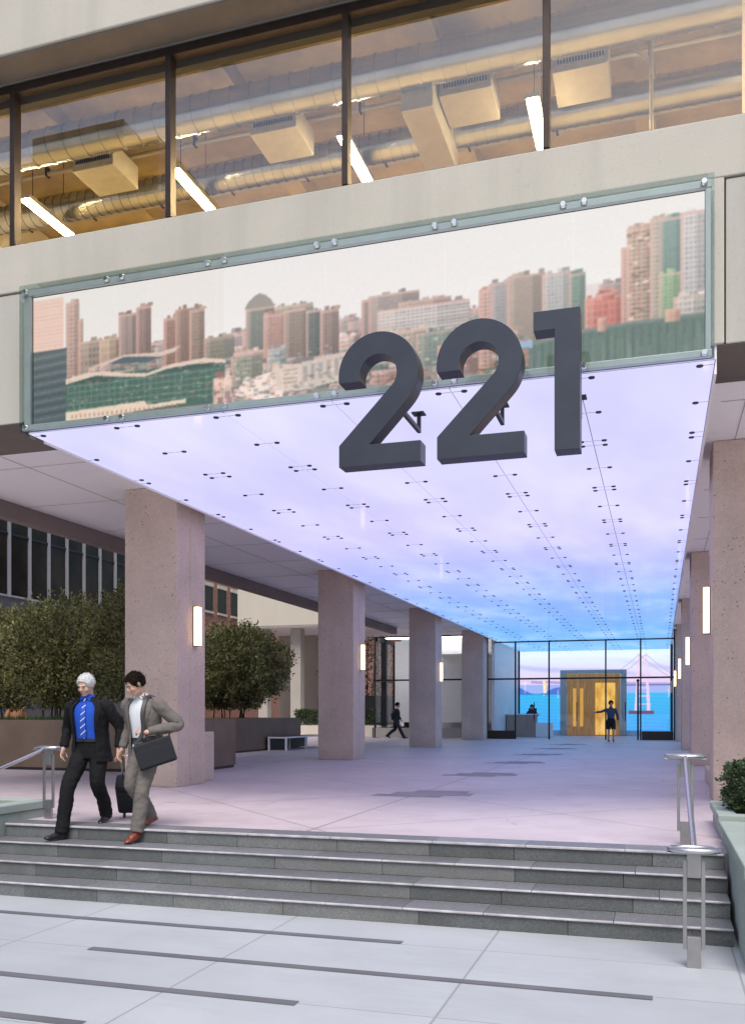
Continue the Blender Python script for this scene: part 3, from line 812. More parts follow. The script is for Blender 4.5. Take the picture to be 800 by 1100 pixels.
# ------------------------------------------------------------------ luminous ceiling
ceil = empty('luminous_ceiling', (-3.45, 9.5, 4.68), 'glowing lavender and blue glass panel ceiling held by dark point fittings', 'ceiling')
CX = [-7.40+k*(7.92/6) for k in range(7)]
ys = [9.50+k*(34.35/14) for k in range(15)] + [48.0, 51.6]
CZ = 4.68
fits = []; panels = []
for j in range(len(ys)-1):
    for i in range(6):
        y0 = ys[j]+(.10 if j == 14 else 0)
        mb = MB().box(CX[i]+.006, CX[i+1]-.006, y0+.006, ys[j+1]-.006, CZ, CZ+.02)
        o = put(mb.build('glass_panel', M['ceiling']), ceil); panels.append(o)
        for fx in (CX[i]+.14, CX[i+1]-.14):
            for fy in (y0+.10, (y0+ys[j+1])/2, ys[j+1]-.10):
                fits.append((fx, fy, o))
rest = MB()
for n, (fx, fy, o) in enumerate(fits):
    mb = MB() if n < 96 else rest
    for dx in (0,):
        mb.tube([(fx, fy, CZ-.012), (fx, fy, CZ+.001)], [.032, .036], 10)
        sx_ = .13 if min(abs(fx-.14-c) for c in CX) < .01 else 0  # thin dark bars imitate the shadows that link paired dots
        if sx_: mb.box(fx-.13, fx-.034, fy-.003, fy+.003, CZ-.003, CZ-.001)
        else: mb.box(fx+.034, fx+.13, fy-.003, fy+.003, CZ-.003, CZ-.001)
    if n < 96: put(mb.build('fitting_and_shadow', M['fitting_and_shadow'], None), ceil).parent = o
o = put(rest.build('fitting_and_shadow', M['fitting_and_shadow']), ceil); o['kind'] = 'stuff'
jm = MB()
for i in range(7): jm.box(CX[i]-.005, CX[i]+.005, 9.5, 43.85, CZ+.006, CZ+.012)
for j in range(15): jm.box(CX[0], CX[-1], ys[j]-.004, ys[j]+.004, CZ+.0065, CZ+.0115)
put(jm.build('joint_strip', plain('panel_joint', (.30,.28,.36), .5)), ceil)
for x in (CX[0]-.03, CX[-1]+.004):
    put(MB().box(x, x+.026, 9.83, 43.9, CZ-.02, 5.06).build('skirt', M['soffit']), ceil)
for ob in list(ceil.children):
    for s in ob.children: s.matrix_parent_inverse = Matrix()

# ------------------------------------------------------------------ the LED display on the facade
dis = empty('led_display', (-3.54, 9.7, 4.72), 'long glass-fronted display showing a pale sunset skyline of office towers', 'display')
DY = 9.50
picture_mesh('picture', city_picture(), -7.375, .425, 4.805, 6.375, DY+.06, attr_emit('city_screen', 1.12), dis)
put(MB().box(-7.42, .46, DY+.07, FY-.003, 4.77, 6.41).build('backing', M['darkframe']), dis)
GX0, GX1, GZ0, GZ1 = -7.52, .508, 4.695, 6.505
put(MB().box(GX0+.02, GX1-.02, DY+.005, DY+.055, 6.38, 6.455).build('top_rail', M['railgreen'], bev=.006), dis)
put(MB().box(GX0+.02, GX1-.02, DY+.005, DY+.055, 4.73, 4.80).build('bottom_rail', M['railgreen'], bev=.006), dis)
put(MB().box(GX0+.05, -7.38, DY+.01, DY+.05, 4.803, 6.377).build('side_rail', M['railgreen']), dis)
put(MB().box(.43, GX1-.03, DY+.01, DY+.05, 4.803, 6.377).build('side_rail', M['railgreen']), dis)
pw_ = (GX1-GX0)/6
for k in range(6):
    put(MB().box(GX0+k*pw_+.004, GX0+(k+1)*pw_-.004, DY-.012, DY, GZ0, GZ1).build('glass_sheet', M['screen_glass']), dis)
put(MB().box(GX0-.006, GX0, DY-.014, FY-.004, GZ0, GZ1).box(GX1, GX1+.006, DY-.014, FY-.004, GZ0, GZ1).box(GX0, GX1, DY-.014, FY-.004, GZ1, GZ1+.008).build('glass_return', M['glass_edge']), dis)
bx = [GX0+.09, GX1-.09]
for k in range(1, 6): bx += [GX0+k*pw_-.105, GX0+k*pw_+.105]
for x in bx:
    for z in (6.425, 4.76):
        put(MB().tube([(x, DY-.045, z), (x, DY-.012, z)], [.026, .034], 16).tube([(x, DY-.012, z), (x, DY+.01, z)], .014, 10).build('bolt', M['bolt'], smooth='auto'), dis)

# ------------------------------------------------------------------ numerals
def two_outline():
    C = Vector((.43, .945)); Ro, Ri = .435, .20
    def arc(r, a0, a1, n):
        return [(C.x+r*math.cos(a0+(a1-a0)*i/n), C.y+r*math.sin(a0+(a1-a0)*i/n)) for i in range(n+1)]
    def tangent(P, r):       # right-hand tangent point from P (below) to the circle
        d = C-Vector(P); L = d.length; base = math.atan2(-d.y, -d.x)
        ang = base + math.acos(r/L)
        return ang
    P0 = (.335, .215); P1 = (0.0, .225)
    ao = tangent(P0, Ro); ai = tangent(P1, Ri)
    lo = math.asin((.88-.945)/Ro); li = math.asin(max(-1, (.88-.945)/Ri))
    out = [(0, 0), (.885, 0), (.885, .215), P0]
    out += arc(Ro, ao, math.pi-lo, 36)       # outer edge: tangent point over the top to the left terminal
    out += arc(Ri, math.pi-li, ai, 28)
    out += [P1]
    return out
one_outline = [(.205,0),(.45,0),(.45,1.38),(0,1.38),(0,1.19),(.205,1.19)]
NYF = 8.78
def numeral(x, z, outline, label, bx_):
    e = empty('numeral', (x, NYF, z), label, 'numeral', 'address numerals 221 hung in front of the display')
    outline = [(p[0]*.97, p[1]*.972) for p in outline]
    MB().prism(outline, .05, .26).build('digit', M['numeral'], e, bev=.004)
    b = MB().box(bx_-.02, bx_+.02, .272, 1.40, .70, .745).box(bx_-.02, bx_+.02, 1.36, 1.40, .747, 4.675-z)
    b.box(bx_-.07, bx_+.07, 1.30, 1.44, 4.66-z, 4.675-z)
    b.build('bracket', M['black'], e)
    return e
numeral(-3.12, 3.755, two_outline(), 'dark grey numeral 2, first digit at the left of the hanging 221', .50)
numeral(-2.095, 3.755, two_outline(), 'dark grey numeral 2, middle digit of the hanging 221', .43)
numeral(-1.15, 3.745, one_outline, 'dark grey numeral 1, last digit at the right of the hanging 221', .33)

# ------------------------------------------------------------------ wall lights on the columns
def sconce(x, y, side, label):
    e = empty('wall_light', (x, y, 2.42), label, 'wall light', 'warm bar lights on the passage columns')
    s = side
    MB().box(0 if s > 0 else -.02, .02 if s > 0 else 0, -.085, .085, -.015, .685).build('back_plate', M['satin'], e)
    MB().box(min(.021*s, .10*s), max(.021*s, .10*s), -.065, .065, .0, .67).build('diffuser', M['sconce_light'], e, bev=.008)
    for za, zb in ((-.014, -.001), (.671, .684)): MB().box(min(.021*s, .105*s), max(.021*s, .105*s), -.07, .07, za, zb).build('end_cap', M['satin'], e)
nm = ['nearest', 'second', 'third', 'farthest']
for i, y in enumerate(CY):
    if i < 3: sconce(-7.717, y+.62, 1, 'lit warm bar light on the %s column at the left of the passage' % nm[i])
    sconce(.717, y+.62, -1, 'lit warm bar light on the %s column at the right of the passage' % nm[i])

# ------------------------------------------------------------------ upper room contents
def duct(y, z, r, label, rib):
    e = empty('air_duct', (-3.5, y, z), label, 'air duct')
    MB().tube([(-8, 0, 0), (8, 0, 0)], r, 28).build('pipe', M['duct'], e, smooth='auto')
    rb = MB(); x = -7.9
    while x < 7.9:
        rb.tube([(x, 0, 0), (x+.03, 0, 0)], r+.012, 28); x += rib
    rb.build('seams', M['duct'], e, smooth='auto')
duct(11.72, 9.78, .24, 'thick round silver duct nearest the upper windows', .30)
duct(13.35, 9.85, .20, 'thinner ribbed silver duct deeper inside the upper floor', .16)
for i, (x, nmx) in enumerate(((-8.3, 'leftmost'), (-5.3, 'second from left'), (-2.5, 'third from left'), (-.98, 'rightmost'))):
    e = empty('vent_unit', (x, 12.45, 9.62), 'ceiling air unit with slatted grille behind the upper windows, %s' % nmx, 'vent unit', 'air units under the upper ceiling')
    MB().box(-.36, .36, -.3, .42, 0, .36).build('casing', M['unitm'], e, bev=.01)
    g = MB()
    for k in range(16): g.box(-.29+k*.038, -.272+k*.038, -.318, -.302, .10, .30)
    g.build('grille', M['darkframe'], e)
    MB().box(-.32, .32, -.312, -.301, .075, .095).box(-.32, .32, -.312, -.301, .305, .325).build('grille_frame', M['unitm'], e)
for i, x in enumerate((-9.62, -6.95, -4.28, -1.61, 1.75)):
    e = empty('linear_light', (x, 12.25, 9.4), 'long warm tube light behind the upper windows, number %s from the left' % ['one','two','three','four','five'][i], 'linear light', 'linear lights on the upper floor')
    MB().box(-.09, .09, 0, 1.2, .03, .10).build('housing', M['unitm'], e)
    MB().box(-.065, .065, .02, 1.18, .0, .028).build('tube', M['warm_light'], e)
    MB().tube([(0, .2, .1), (0, .2, 1.2)], .006, 6).build('hanger', M['black'], e)
    MB().tube([(0, 1.0, .1), (0, 1.0, 1.2)], .006, 6).build('hanger', M['black'], e)
for k, (y, z, n_) in enumerate(((11.15, 10.28, 'nearest the glass'), (12.3, 10.30, 'above the air units'), (12.95, 10.22, 'between the two ducts'), (14.3, 10.2, 'behind the thinner duct'))):
    e = empty('conduit', (-3.5, y, z), 'thin conduit along the upper-floor ceiling, ' + n_, 'pipe')
    MB().tube([(-8, 0, 0), (8, 0, 0)], .035, 10).build('pipe', M['unitm'], e)
    c_ = MB()
    for q in range(12): c_.box(-7.6+q*1.37, -7.57+q*1.37, -.05, .05, -.045, .12)
    c_.build('clamps', M['darkframe'], e)
e = empty('pipe_drop', (-.1, 12.6, 9.5), 'thin vertical pipe near the right end of the upper windows', 'pipe')
MB().tube([(0, 0, -2.2), (0, 0, .9)], .025, 10).tube([(0, 0, .3), (-.6, -.1, .9)], .015, 8).build('pipe', M['unitm'], e)
e = empty('duct_branch', (-3.1, 12.6, 9.4), 'square duct box joining the ducts above the upper windows', 'duct')
MB().box(-.22, .22, -.7, .9, -.05, .45).build('casing', M['unitm'], e, bev=.01)

# ------------------------------------------------------------------ handrails
def handrail(x, sgn, label):
    e = empty('handrail', (x, 8.0, ZP), label, 'handrail', 'steel handrails beside the steps')
    yl, yu = 6.89-8.0, 9.18-8.0
    for yy, z0 in ((yl, 0), (yu, .56)):
        h = .82
        MB().box(-.075, -.048, yy-.012, yy+.012, z0+.13, z0+h-.06).build('post_bar', M['satin'], e, bev=.002)
        MB().box(.048, .075, yy-.012, yy+.012, z0+.13, z0+h-.06).build('post_bar', M['satin'], e, bev=.002)
        for za, zb in ((z0, z0+.22), (z0+h-.18, z0+h-.012)): MB().box(-.047, .047, yy-.018, yy+.018, za, zb).build('post_block', M['satin'], e, bev=.002)
        MB().box(-.19, .19, yy-.05, yy+.05, z0+h-.012, z0+h).build('cradle', M['satin'], e, bev=.003)
    # one bent tube: loop at the foot, slope, loop at the head
    zl, zu = .84, .56+.84
    rt = MB()
    for y, z in ((yl, zl), (yu, zu)):
        rt.tube([(.165*math.cos(a), y+.095*math.sin(a), z) for a in [2*math.pi*i/36 for i in range(36)]], .0205, 12, closed=True)
    rt.tube([(0, yu-.09, zu), (0, yu-.16, zu-.035), (0, yl+.17, zl+.045), (0, yl+.09, zl)], .0215, 12)
    rt.build('rail_tube', M['steel'], e, smooth='auto')
    return e
handrail(.235, 1, 'stainless handrail with oval end loops at the right of the steps')
handrail(-6.87, -1, 'stainless handrail with oval end loops at the left of the steps')

# ------------------------------------------------------------------ foliage
def leaf_mesh(name, pts, nrm, size, m, parent, aspect=.42, jitter=.9):
    n = len(pts)
    d = rng.normal(size=(n, 3))*jitter + nrm + np.array([0, 0, .25]); d /= np.linalg.norm(d, axis=1)[:, None]
    a = np.cross(d, rng.normal(size=(n, 3))); a /= np.linalg.norm(a, axis=1)[:, None]
    s = size*(.6+.8*rng.random(n))[:, None]
    tip = pts + d*s; mid = pts + d*s*.45
    l = mid + a*s*aspect*.5; r = mid - a*s*aspect*.5
    co = np.stack([pts, l, tip, r], 1).reshape(-1, 3).astype(np.float32)
    me = bpy.data.meshes.new(name)
    me.vertices.add(4*n); me.vertices.foreach_set('co', co.ravel())
    me.loops.add(4*n); me.loops.foreach_set('vertex_index', np.arange(4*n, dtype=np.int32))
    me.polygons.add(n); me.polygons.foreach_set('loop_start', np.arange(0, 4*n, 4, dtype=np.int32))
    me.update(calc_edges=True); me.materials.append(m)
    o = bpy.data.objects.new(name, me); col.objects.link(o); o.parent = parent
    return o
def crown_points(c, r, clumps, per, spread, shell=.55):
    P, N = [], []
    for _ in range(clumps):
        d = rng.normal(size=3); d /= np.linalg.norm(d)
        rad = shell+(1-shell)*rng.random()**.6
        lump = 1+.22*mnoise.noise(Vector(d*1.7)+Vector(c))
        q = np.array(c)+d*np.array(r)*rad*lump
        k = int(per*(.6+.8*rng.random()))
        P.append(q+rng.normal(size=(k, 3))*spread); N.append(np.tile(d*.8, (k, 1)))
    return np.concatenate(P), np.concatenate(N)
def shrub(x, y, z, r, h, label, group, clumps=700, per=26, size=.085):
    e = empty('shrub', (x, y, z), label, 'shrub', group)
    P, N = crown_points((0, 0, h*.56), (r, r*.8, h*.47), clumps, per, .10)
    P2, N2 = crown_points((0, 0, h*.52), (r*.6, r*.5, h*.35), clumps//3, per, .12, .1)
    P = np.concatenate([P, P2]); N = np.concatenate([N, N2]); SP, SN = [], []
    for _ in range(70):                      # sprigs that break the outline
        d = rng.normal(size=3); d[2] = abs(d[2])+.3; d /= np.linalg.norm(d)
        b0 = np.array((0, 0, h*.56))+d*np.array((r, r*.8, h*.47))*.9
        L = .18+.30*rng.random(); m_ = 16
        tt_ = rng.random(m_)[:, None]
        dd = d+np.array((0, 0, .7)); dd /= np.linalg.norm(dd)
        SP.append(b0+dd*L*tt_+rng.normal(size=(m_, 3))*.018); SN.append(np.tile(dd, (m_, 1)))
    P = np.concatenate([P]+SP); N = np.concatenate([N]+SN)
    keep = P[:, 2] > .12*h
    leaf_mesh('crown', P[keep], N[keep], size, M['olive'], e)
    mb = MB(); rr = random.Random(int(x*100))
    for k in range(11):
        a = rr.random()*6.28; b = r*.55*rr.random()
        p0 = (math.cos(a)*.18*rr.random()*r*2, math.sin(a)*.15, 0)
        p2 = (math.cos(a)*b, math.sin(a)*b*.8, h*.75)
        p1 = tuple((p0[i]*.6+p2[i]*.4)+rr.uniform(-.06, .06) for i in range(2))+(h*.35,)
        mb.tube([p0, p1, p2], [.022, .016, .006], 7)
    mb.build('trunk', M['bark'], e)
    return e
GP = 'olive-green shrubs in the bronze planters'
shrub(-15.1, 18.0, 1.02, 1.35, 2.5, 'loose olive-green shrub at the far left of the nearer bronze planter', GP)
shrub(-13.1, 17.9, 1.02, 1.35, 2.75, 'dense olive-green shrub behind the white-haired man', GP)
shrub(-10.9, 17.9, 1.02, 1.45, 3.0, 'tall olive-green shrub beside the nearest left column', GP)
shrub(-13.9, 28.4, 1.02, 2.05, 3.1, 'rounded dark green shrub in the farther bronze planter', GP, 900, 30, .11)
# bronze planters
def planter(x0, x1, y0, y1, h, label, joints):
    e = empty('metal_planter', (x0, y0, 0), label, 'planter', 'bronze metal planters')
    w, d = x1-x0, y1-y0
    b = MB()
    for a, bb in zip([0]+joints, joints+[w]): b.box(a+.003, bb-.003, 0, .05, .06, h)
    b.box(0, .05, .052, d, .06, h); b.box(0, w, d-.05, d+.0, .06, h-.002)
    for a, bb in ((.052, d*.5), (d*.5+.006, d-.052)): b.box(w-.05, w-.001, a, bb, .06, h)
    b.build('casing', M['planter_metal'], e, bev=.006)
    MB().box(.03, w-.03, .03, d-.03, 0, .058).build('base', M['black'], e)
    MB().box(.052, w-.052, .053, d-.052, .07, h-.09).build('soil', M['soil'], e)
    return e
planter(-19.0, -9.3, 16.9, 19.2, 1.10, 'long bronze metal planter behind the two walking men', [2.4, 4.8, 7.2])
planter(-16.5, -12.5, 25.85, 31.2, 1.08, 'bronze metal planter with lavender-lit side beside the black bench', [2.0])
gp = []
for _ in range(3500): gp.append((-18.8+9.3*rng.random(), 17.0+.5*rng.random()**1.5, 1.01))
gp = np.array(gp)
og = leaf_mesh('planter_grass', gp, np.tile((0, 0, 1.6), (len(gp), 1)), .15, M['grassm'], None, .12, .35); tag(og, 'short bright green grass along the top of the long bronze planter', 'grass', kind='stuff')

def boxwood(x0, x1, y0, y1, z0, z1, label, n=16000):
    e = empty('boxwood', ((x0+x1)/2, (y0+y1)/2, z0), label, 'hedge', 'clipped boxwood in the stone planters')
    c = np.array([0, 0, (z1-z0)/2]); h = np.array([(x1-x0)/2, (y1-y0)/2, (z1-z0)/2])
    d = rng.normal(size=(n, 3)); d = np.sign(d)*np.abs(d)**.55; d /= np.max(np.abs(d)**1, axis=1)[:, None]
    ln = (np.abs(d)**4).sum(1)**.25
    d = d/ln[:, None]
    lum = np.array([1+.10*mnoise.noise(Vector(q)*3.1)+.05*mnoise.noise(Vector(q)*9) for q in d])
    P = c + d*h*(lum*(.72+.30*rng.random(n)**.5))[:, None]
    nrm = d/np.linalg.norm(d, axis=1)[:, None]
    leaf_mesh('crown', P, nrm*1.0, .042, M['box'], e, .6)
    MB().ball(c, tuple(h*.80), None, 16, 12).build('core', M['bark'], e)
    return e
# stone planters at both sides of the steps
def cheek(x_in, x_out, label):
    e = empty('stone_planter', (x_in, 6.73, ZP), label, 'planter', 'pale green stone planters flanking the steps')
    s = 1 if x_out > x_in else -1
    W = abs(x_out-x_in)
    def bx_(mb, a, b, y0, y1, z0, z1): mb.box(min(a*s, b*s), max(a*s, b*s), y0, y1, z0, z1)
    b = MB(); bx_(b, .03, .20, .03, 2.74, 0, .66); bx_(b, .202, W, .03, .20, 0, .66); bx_(b, .202, W, 2.56, 2.74, 0, .66)
    b.build('wall', M['planter_stone'], e, bev=.012)
    c = MB(); bx_(c, .0, .24, 0, 2.77, .664, .76); bx_(c, .242, W, 0, .24, .664, .76); bx_(c, .242, W, 2.53, 2.77, .664, .76)
    c.build('cap', M['planter_stone'], e, bev=.012)
    d = MB(); bx_(d, .205, W-.01, .205, 2.55, 0, .62); d.build('soil', M['soil'], e)
    return e
cheek(XR+.003, 3.2, 'pale green stone planter wall at the right end of the steps')
cheek(XL-.003, -10.0, 'pale green stone planter wall at the left end of the steps')
cov = []
for _ in range(9000): cov.append((.85+2.2*rng.random(), 6.98+2.2*rng.random(), .05+.05*rng.random()))
oc = leaf_mesh('ground_cover', np.array(cov), np.tile((0, 0, 1.0), (9000, 1)), .06, M['box'], None, .55, .6); tag(oc, 'low green ground cover in the right stone planter', 'plants', kind='stuff')
e = empty('stone_trough', (.58, 9.6, 0), 'low grey-green stone trough under the right boxwood', 'planter')
MB().box(0, 2.6, 0, .12, 0, .16).box(0, .12, .122, 1.5, 0, .16).box(.122, 2.6, 1.38, 1.5, 0, .16).build('wall', M['planter_stone'], e, bev=.01)
MB().box(-.03, 2.63, -.03, .15, .163, .25).box(-.03, .15, .152, 1.53, .163, .25).box(.152, 2.63, 1.35, 1.53, .163, .25).build('cap', M['planter_stone'], e, bev=.01)
MB().box(.13, 2.5, .13, 1.37, 0, .21).build('soil', M['soil'], e)
boxwood(.66, 2.4, 9.72, 10.9, .2, .76, 'clipped boxwood at the right edge beside the column')
boxwood(-9.5, -7.62, 8.0, 9.0, .1, .56, 'clipped boxwood at the left edge of the steps', 14000)

# ------------------------------------------------------------------ bench
e = empty('bench', (-12.44, 28.1, 0), 'low black and white bench beside the lavender-lit planter', 'bench')
fr = MB()
for y in (0, 1.75, 3.4): 
    for x in (0, .62): fr.box(x, x+.06, y, y+.06, 0, .40)
fr.box(0, .68, -.0, .06, .402, .45).box(0, .06, .062, 3.46, .402, .45).box(.62, .68, .062, 3.46, .402, .45)
fr.build('frame', M['white'], e)
MB().box(.062, .618, .07, 3.45, .405, .455).build('seat', M['black'], e)
MB().box(.03, .045, .065, 1.72, .03, .40).box(.03, .045, 1.83, 3.38, .03, .40).build('back_panel', M['black'], e)

# ------------------------------------------------------------------ neighbours
nb = empty('neighbour_building', (-26, 36, 0), 'dark office building with pale upright window mullions at the far left', 'building')
def NB(mb, name, m): return put(mb.build(name, m), nb)
NB(MB().box(-34, -26, 14, 45.5, 0, 6.2), 'base_wall', M['slate'])
NB(MB().box(-34, -26.2, 14, 45.5, 6.25, 16), 'upper_wall', M['slate'])
for k in range(24):
    y = 15.2+k*1.31-.02
    NB(MB().box(-26.15, -26.0, y-.055, y+.055, 6.2, 13), 'mullion', M['mullion_pale'])
    NB(MB().sheet([(-26.1, y+.07, 6.3), (-26.1, y+1.24, 6.3), (-26.1, y+1.24, 8.75), (-26.1, y+.07, 8.75)]), 'window_pane', M['window_dark'])
    NB(MB().sheet([(-26.1, y+.07, 8.85), (-26.1, y+1.24, 8.85), (-26.1, y+1.24, 12.9), (-26.1, y+.07, 12.9)]), 'window_pane', M['window_dark'])
NB(MB().box(-26.14, -26.05, 14, 45.5, 8.752, 8.848), 'transom', M['darkframe'])
NB(MB().box(-26.18, -25.95, 14, 45.5, 6.12, 6.198), 'sill', M['mullion_pale'])
bb = empty('brick_building', (-28, 60, 0), 'red brick building with narrow dark windows behind the cream canopy', 'building')
def BB(mb, name, m): return put(mb.build(name, m), bb)
BB(MB().box(-40, -28, 46, 100, 0, 18), 'wall', M['brick'])
for k in range(14):
    for z in (3.8, 7.9, 12.0):
        y = 47.3+k*1.95+(.0)
        f = BB(MB().box(-28.0, -27.93, y-.06, y+1.26, z+1.62, z+1.86).box(-28, -27.90, y-.06, y+1.26, z-.14, z-.0), 'lintel', M['cream'])
        BB(MB().box(-28, -27.97, y, y+.08, z, z+1.6).box(-28, -27.97, y+1.12, y+1.2, z, z+1.6), 'window_frame', M['darkframe'])
        BB(MB().box(-28, -27.985, y+.082, y+1.118, z, z+1.6), 'window_pane', M['window_dark'])
cp = empty('canopy', (-24.1, 50, 0), 'cream box canopy on a pale column in front of the brick building', 'canopy')
def CP(mb, name, m): return put(mb.build(name, m, bev=.01), cp)
CP(MB().box(-24.1, -13.75, 50, 60, 6.4, 8.85), 'fascia', M['cream'])
CP(MB().box(-24.05, -13.8, 50.05, 59.9, 6.33, 6.398), 'soffit', M['soffit'])
CP(MB().box(-21.1, -20.45, 51, 51.65, 0, 6.32), 'column', M['facade2'])
CP(MB().box(-23.2, -22.6, 51, 51.6, 0, 6.32), 'column', M['facade2'])
CP(MB().box(-24, -21.2, 56, 56.2, 0, 6.32), 'wall', M['facade2'])
e = empty('bamboo_planter', (-20.2, 53.5, 0), 'dark planter box of tall bamboo canes beyond the pale canopy column', 'planter')
MB().box(-.1, 4.5, 0, 1.4, .55, 2.3).build('screen', M['black'], e); MB().box(-.3, 4.8, -.4, 1.8, 0, .52).build('base', M['facade2'], e)
mb = MB(); P = []
for k in range(22):
    x = 4.4*rng.random(); y = 1.5+rng.random()*.5; dx = rng.normal()*.35
    mb.tube([(x, y, 0), (x+dx*.5, y, 3), (x+dx, y, 6)], [.05, .045, .03], 7)
    for _ in range(150): z = 2.2+3.9*rng.random(); P.append((x+dx*z/6+rng.normal()*.35, y+rng.normal()*.3, z))
mb.build('cane', M['cane'], e); P = np.array(P); leaf_mesh('leaves', P, np.tile((0, 0, -.5), (len(P), 1)), .26, M['bamboo_leaf'], e, .2)
e = empty('garden_wall', (-19.8, 48, 0), 'low pale wall with clipped green hedge beyond the second left column', 'wall')
MB().box(0, 5.5, 0, .4, 0, .55).build('wall', M['cream'], e)
P = np.column_stack([.1+5.3*rng.random(5000), .1+.6*rng.random(5000), .5+.9*rng.random(5000)**.7]); leaf_mesh('hedge', P, np.tile((0, -.5, .5), (5000, 1)), .13, M['box'], e, .5)
# tower across the plaza, seen mirrored in the upper windows
ot = empty('office_tower', (-43, -44, ZP), 'office tower across the plaza mirrored in the leftmost upper window', 'building')
MB().box(-7, 8.5, -6, 6, 0, 43.5).box(-3, 5, -5, 5, 43.52, 46).build('wall', M['slate'], ot)
g = MB()
for k in range(12): g.box(-6.6, 8.1, 6.0, 6.04, 2+k*3.4, 3.7+k*3.4)
g.build('window_band', M['window_dark'], ot)

# ------------------------------------------------------------------ people
def finish_body(mb, name, m, parent, voxel=.008, smooth=4):
    bmesh.ops.recalc_face_normals(mb.bm, faces=mb.bm.faces)
    me = bpy.data.meshes.new('tmp'); mb.bm.to_mesh(me); mb.bm.free()
    o = bpy.data.objects.new('tmp', me); col.objects.link(o)
    r = o.modifiers.new('r', 'REMESH'); r.mode = 'VOXEL'; r.voxel_size = voxel; r.use_smooth_shade = True
    if smooth:
        s = o.modifiers.new('s', 'SMOOTH'); s.iterations = smooth; s.factor = .5
    dg = bpy.context.evaluated_depsgraph_get()
    out = bpy.data.meshes.new_from_object(o.evaluated_get(dg))
    bpy.data.objects.remove(o); bpy.data.meshes.remove(me)
    out.name = name; out.shade_smooth(); out.materials.clear(); out.materials.append(m)
    ob = bpy.data.objects.new(name, out); col.objects.link(ob); ob.parent = parent
    return ob
wr = bpy.data.textures.new('cloth_folds', 'CLOUDS'); wr.noise_scale = .13; wr.noise_depth = 2
wr2 = bpy.data.textures.new('cloth_creases', 'CLOUDS'); wr2.noise_scale = .045; wr2.noise_depth = 1
def folds(o, k=.018, sub=0):
    if sub:
        u = o.modifiers.new('sub', 'SUBSURF'); u.levels = u.render_levels = sub
    for tx, kk in ((wr, k), (wr2, k*.55)):
        d = o.modifiers.new('folds', 'DISPLACE'); d.texture = tx; d.strength = kk; d.mid_level = .5; d.texture_coords = 'GLOBAL'
    return o
def spline(pts, n=4):
    """Catmull-Rom through points (and radii, as extra coordinates)"""
    out = []
    P = [np.array(p, float) for p in pts]
    P = [2*P[0]-P[1]]+P+[2*P[-1]-P[-2]]
    for i in range(1, len(P)-2):
        for k in range(n):
            t = k/n; a, b, c, d = P[i-1:i+3]
            out.append(.5*((2*b)+(c-a)*t+(2*a-5*b+4*c-d)*t*t+(3*b-a-3*c+d)*t**3))
    out.append(P[-2]); return out
def limb(mb, pts, n=16, steps=4, end_ball=True):
    q = spline(pts, steps)
    mb.tube([p[:3] for p in q], [float(p[3]) for p in q], n)
    if end_ball:
        mb.ball(q[0][:3], float(q[0][3])); mb.ball(q[-1][:3], float(q[-1][3]))
def hand(mb, wrist, d, nrm, thumb_side, curl=.6):
    """palm, four unequal bent fingers and a side thumb; d = direction of the hand, nrm = out of the palm's inner face"""
    d = Vector(d).normalized(); nrm = Vector(nrm); nrm = (nrm-d*nrm.dot(d)).normalized()
    s = d.cross(nrm).normalized()*thumb_side
    w = Vector(wrist)
    mat = Matrix((( *s, 0), (*d, 0), (*nrm, 0), (0,0,0,1))).transposed()
    mat = Matrix.Translation(w+d*.05) @ mat
    mb.ball((0,0,0), (.040, .052, .017), mat)
    mb.tube([w-d*.04, w+d*.02], [.027, .027], 10)
    for k, L in enumerate((.072, .080, .074, .058)):
        b = w+d*.088+s*(.030-.020*k)
        p1 = b+(d*math.cos(curl*.5)+nrm*math.sin(curl*.5))*L*.5
        p2 = p1+(d*math.cos(curl*1.6)+nrm*math.sin(curl*1.6))*L*.5
        mb.tube([b-d*.03, b, p1, p2], [.0095, .0095, .0085, .007], 8)
        mb.ball(p2, .0072, None, 8, 6)
    b = w+d*.025+s*.030
    p1 = b+(d*.55+s*.65+nrm*.3).normalized()*.045; p2 = p1+(d*.9+nrm*.45).normalized()*.032
    mb.tube([b-s*.012, p1, p2], [.013, .011, .009], 8); mb.ball(p2, .0092, None, 8, 6)
def shoe_mesh(mb, ankle, fwd):
    f = Vector(fwd).normalized(); s = f.cross(Vector((0,0,1))).normalized(); u = s.cross(f)
    mat = Matrix(((*s, 0), (*f, 0), (*u, 0), (0,0,0,1))).transposed()
    mat = Matrix.Translation(Vector(ankle)) @ mat
    # shoe coordinates: y forward from the ankle, z up; sole at z = -.085
    mb.ball((0, -.03, -.045), (.037, .05, .042), mat); mb.ball((0, .0, -.015), (.038, .05, .05), mat)
    mb.ball((0, .07, -.045), (.042, .08, .036), mat); mb.ball((0, .145, -.058), (.045, .075, .026), mat)
    mb.box(-.036, .036, -.072, -.01, -.085, -.06, mat); mb.box(-.040, .040, -.012, .175, -.085, -.068, mat)
SK = plain('skin', (.52,.31,.23), .5, 0, .06, 14)
SK2 = plain('skin_pale', (.56,.34,.26), .5, 0, .06, 14)
def cloth(name, c, scale=160, var=.15, rough=.85):
    t = NT(name); p = t.coord('Object')
    w = t.noise(p, scale, 2)
    big = t.noise(p, 7, 3)
    cc = t.mix(t.math('MULTIPLY', big, .5), t.ramp(w, [(.3, scl(c, 1-var)), (.7, scl(c, 1+var))]), scl(c, .72))
    return t.bsdf(cc, rough, bump=t.math('ADD', w, t.math('MULTIPLY', big, 3)), bstr=.35, bdist=.004, spec=.25)
EYEW = plain('eye_white', (.42,.38,.35), .3); IRIS = plain('iris', (.03,.02,.015), .2); LIP = plain('lips', (.40,.17,.14), .5)

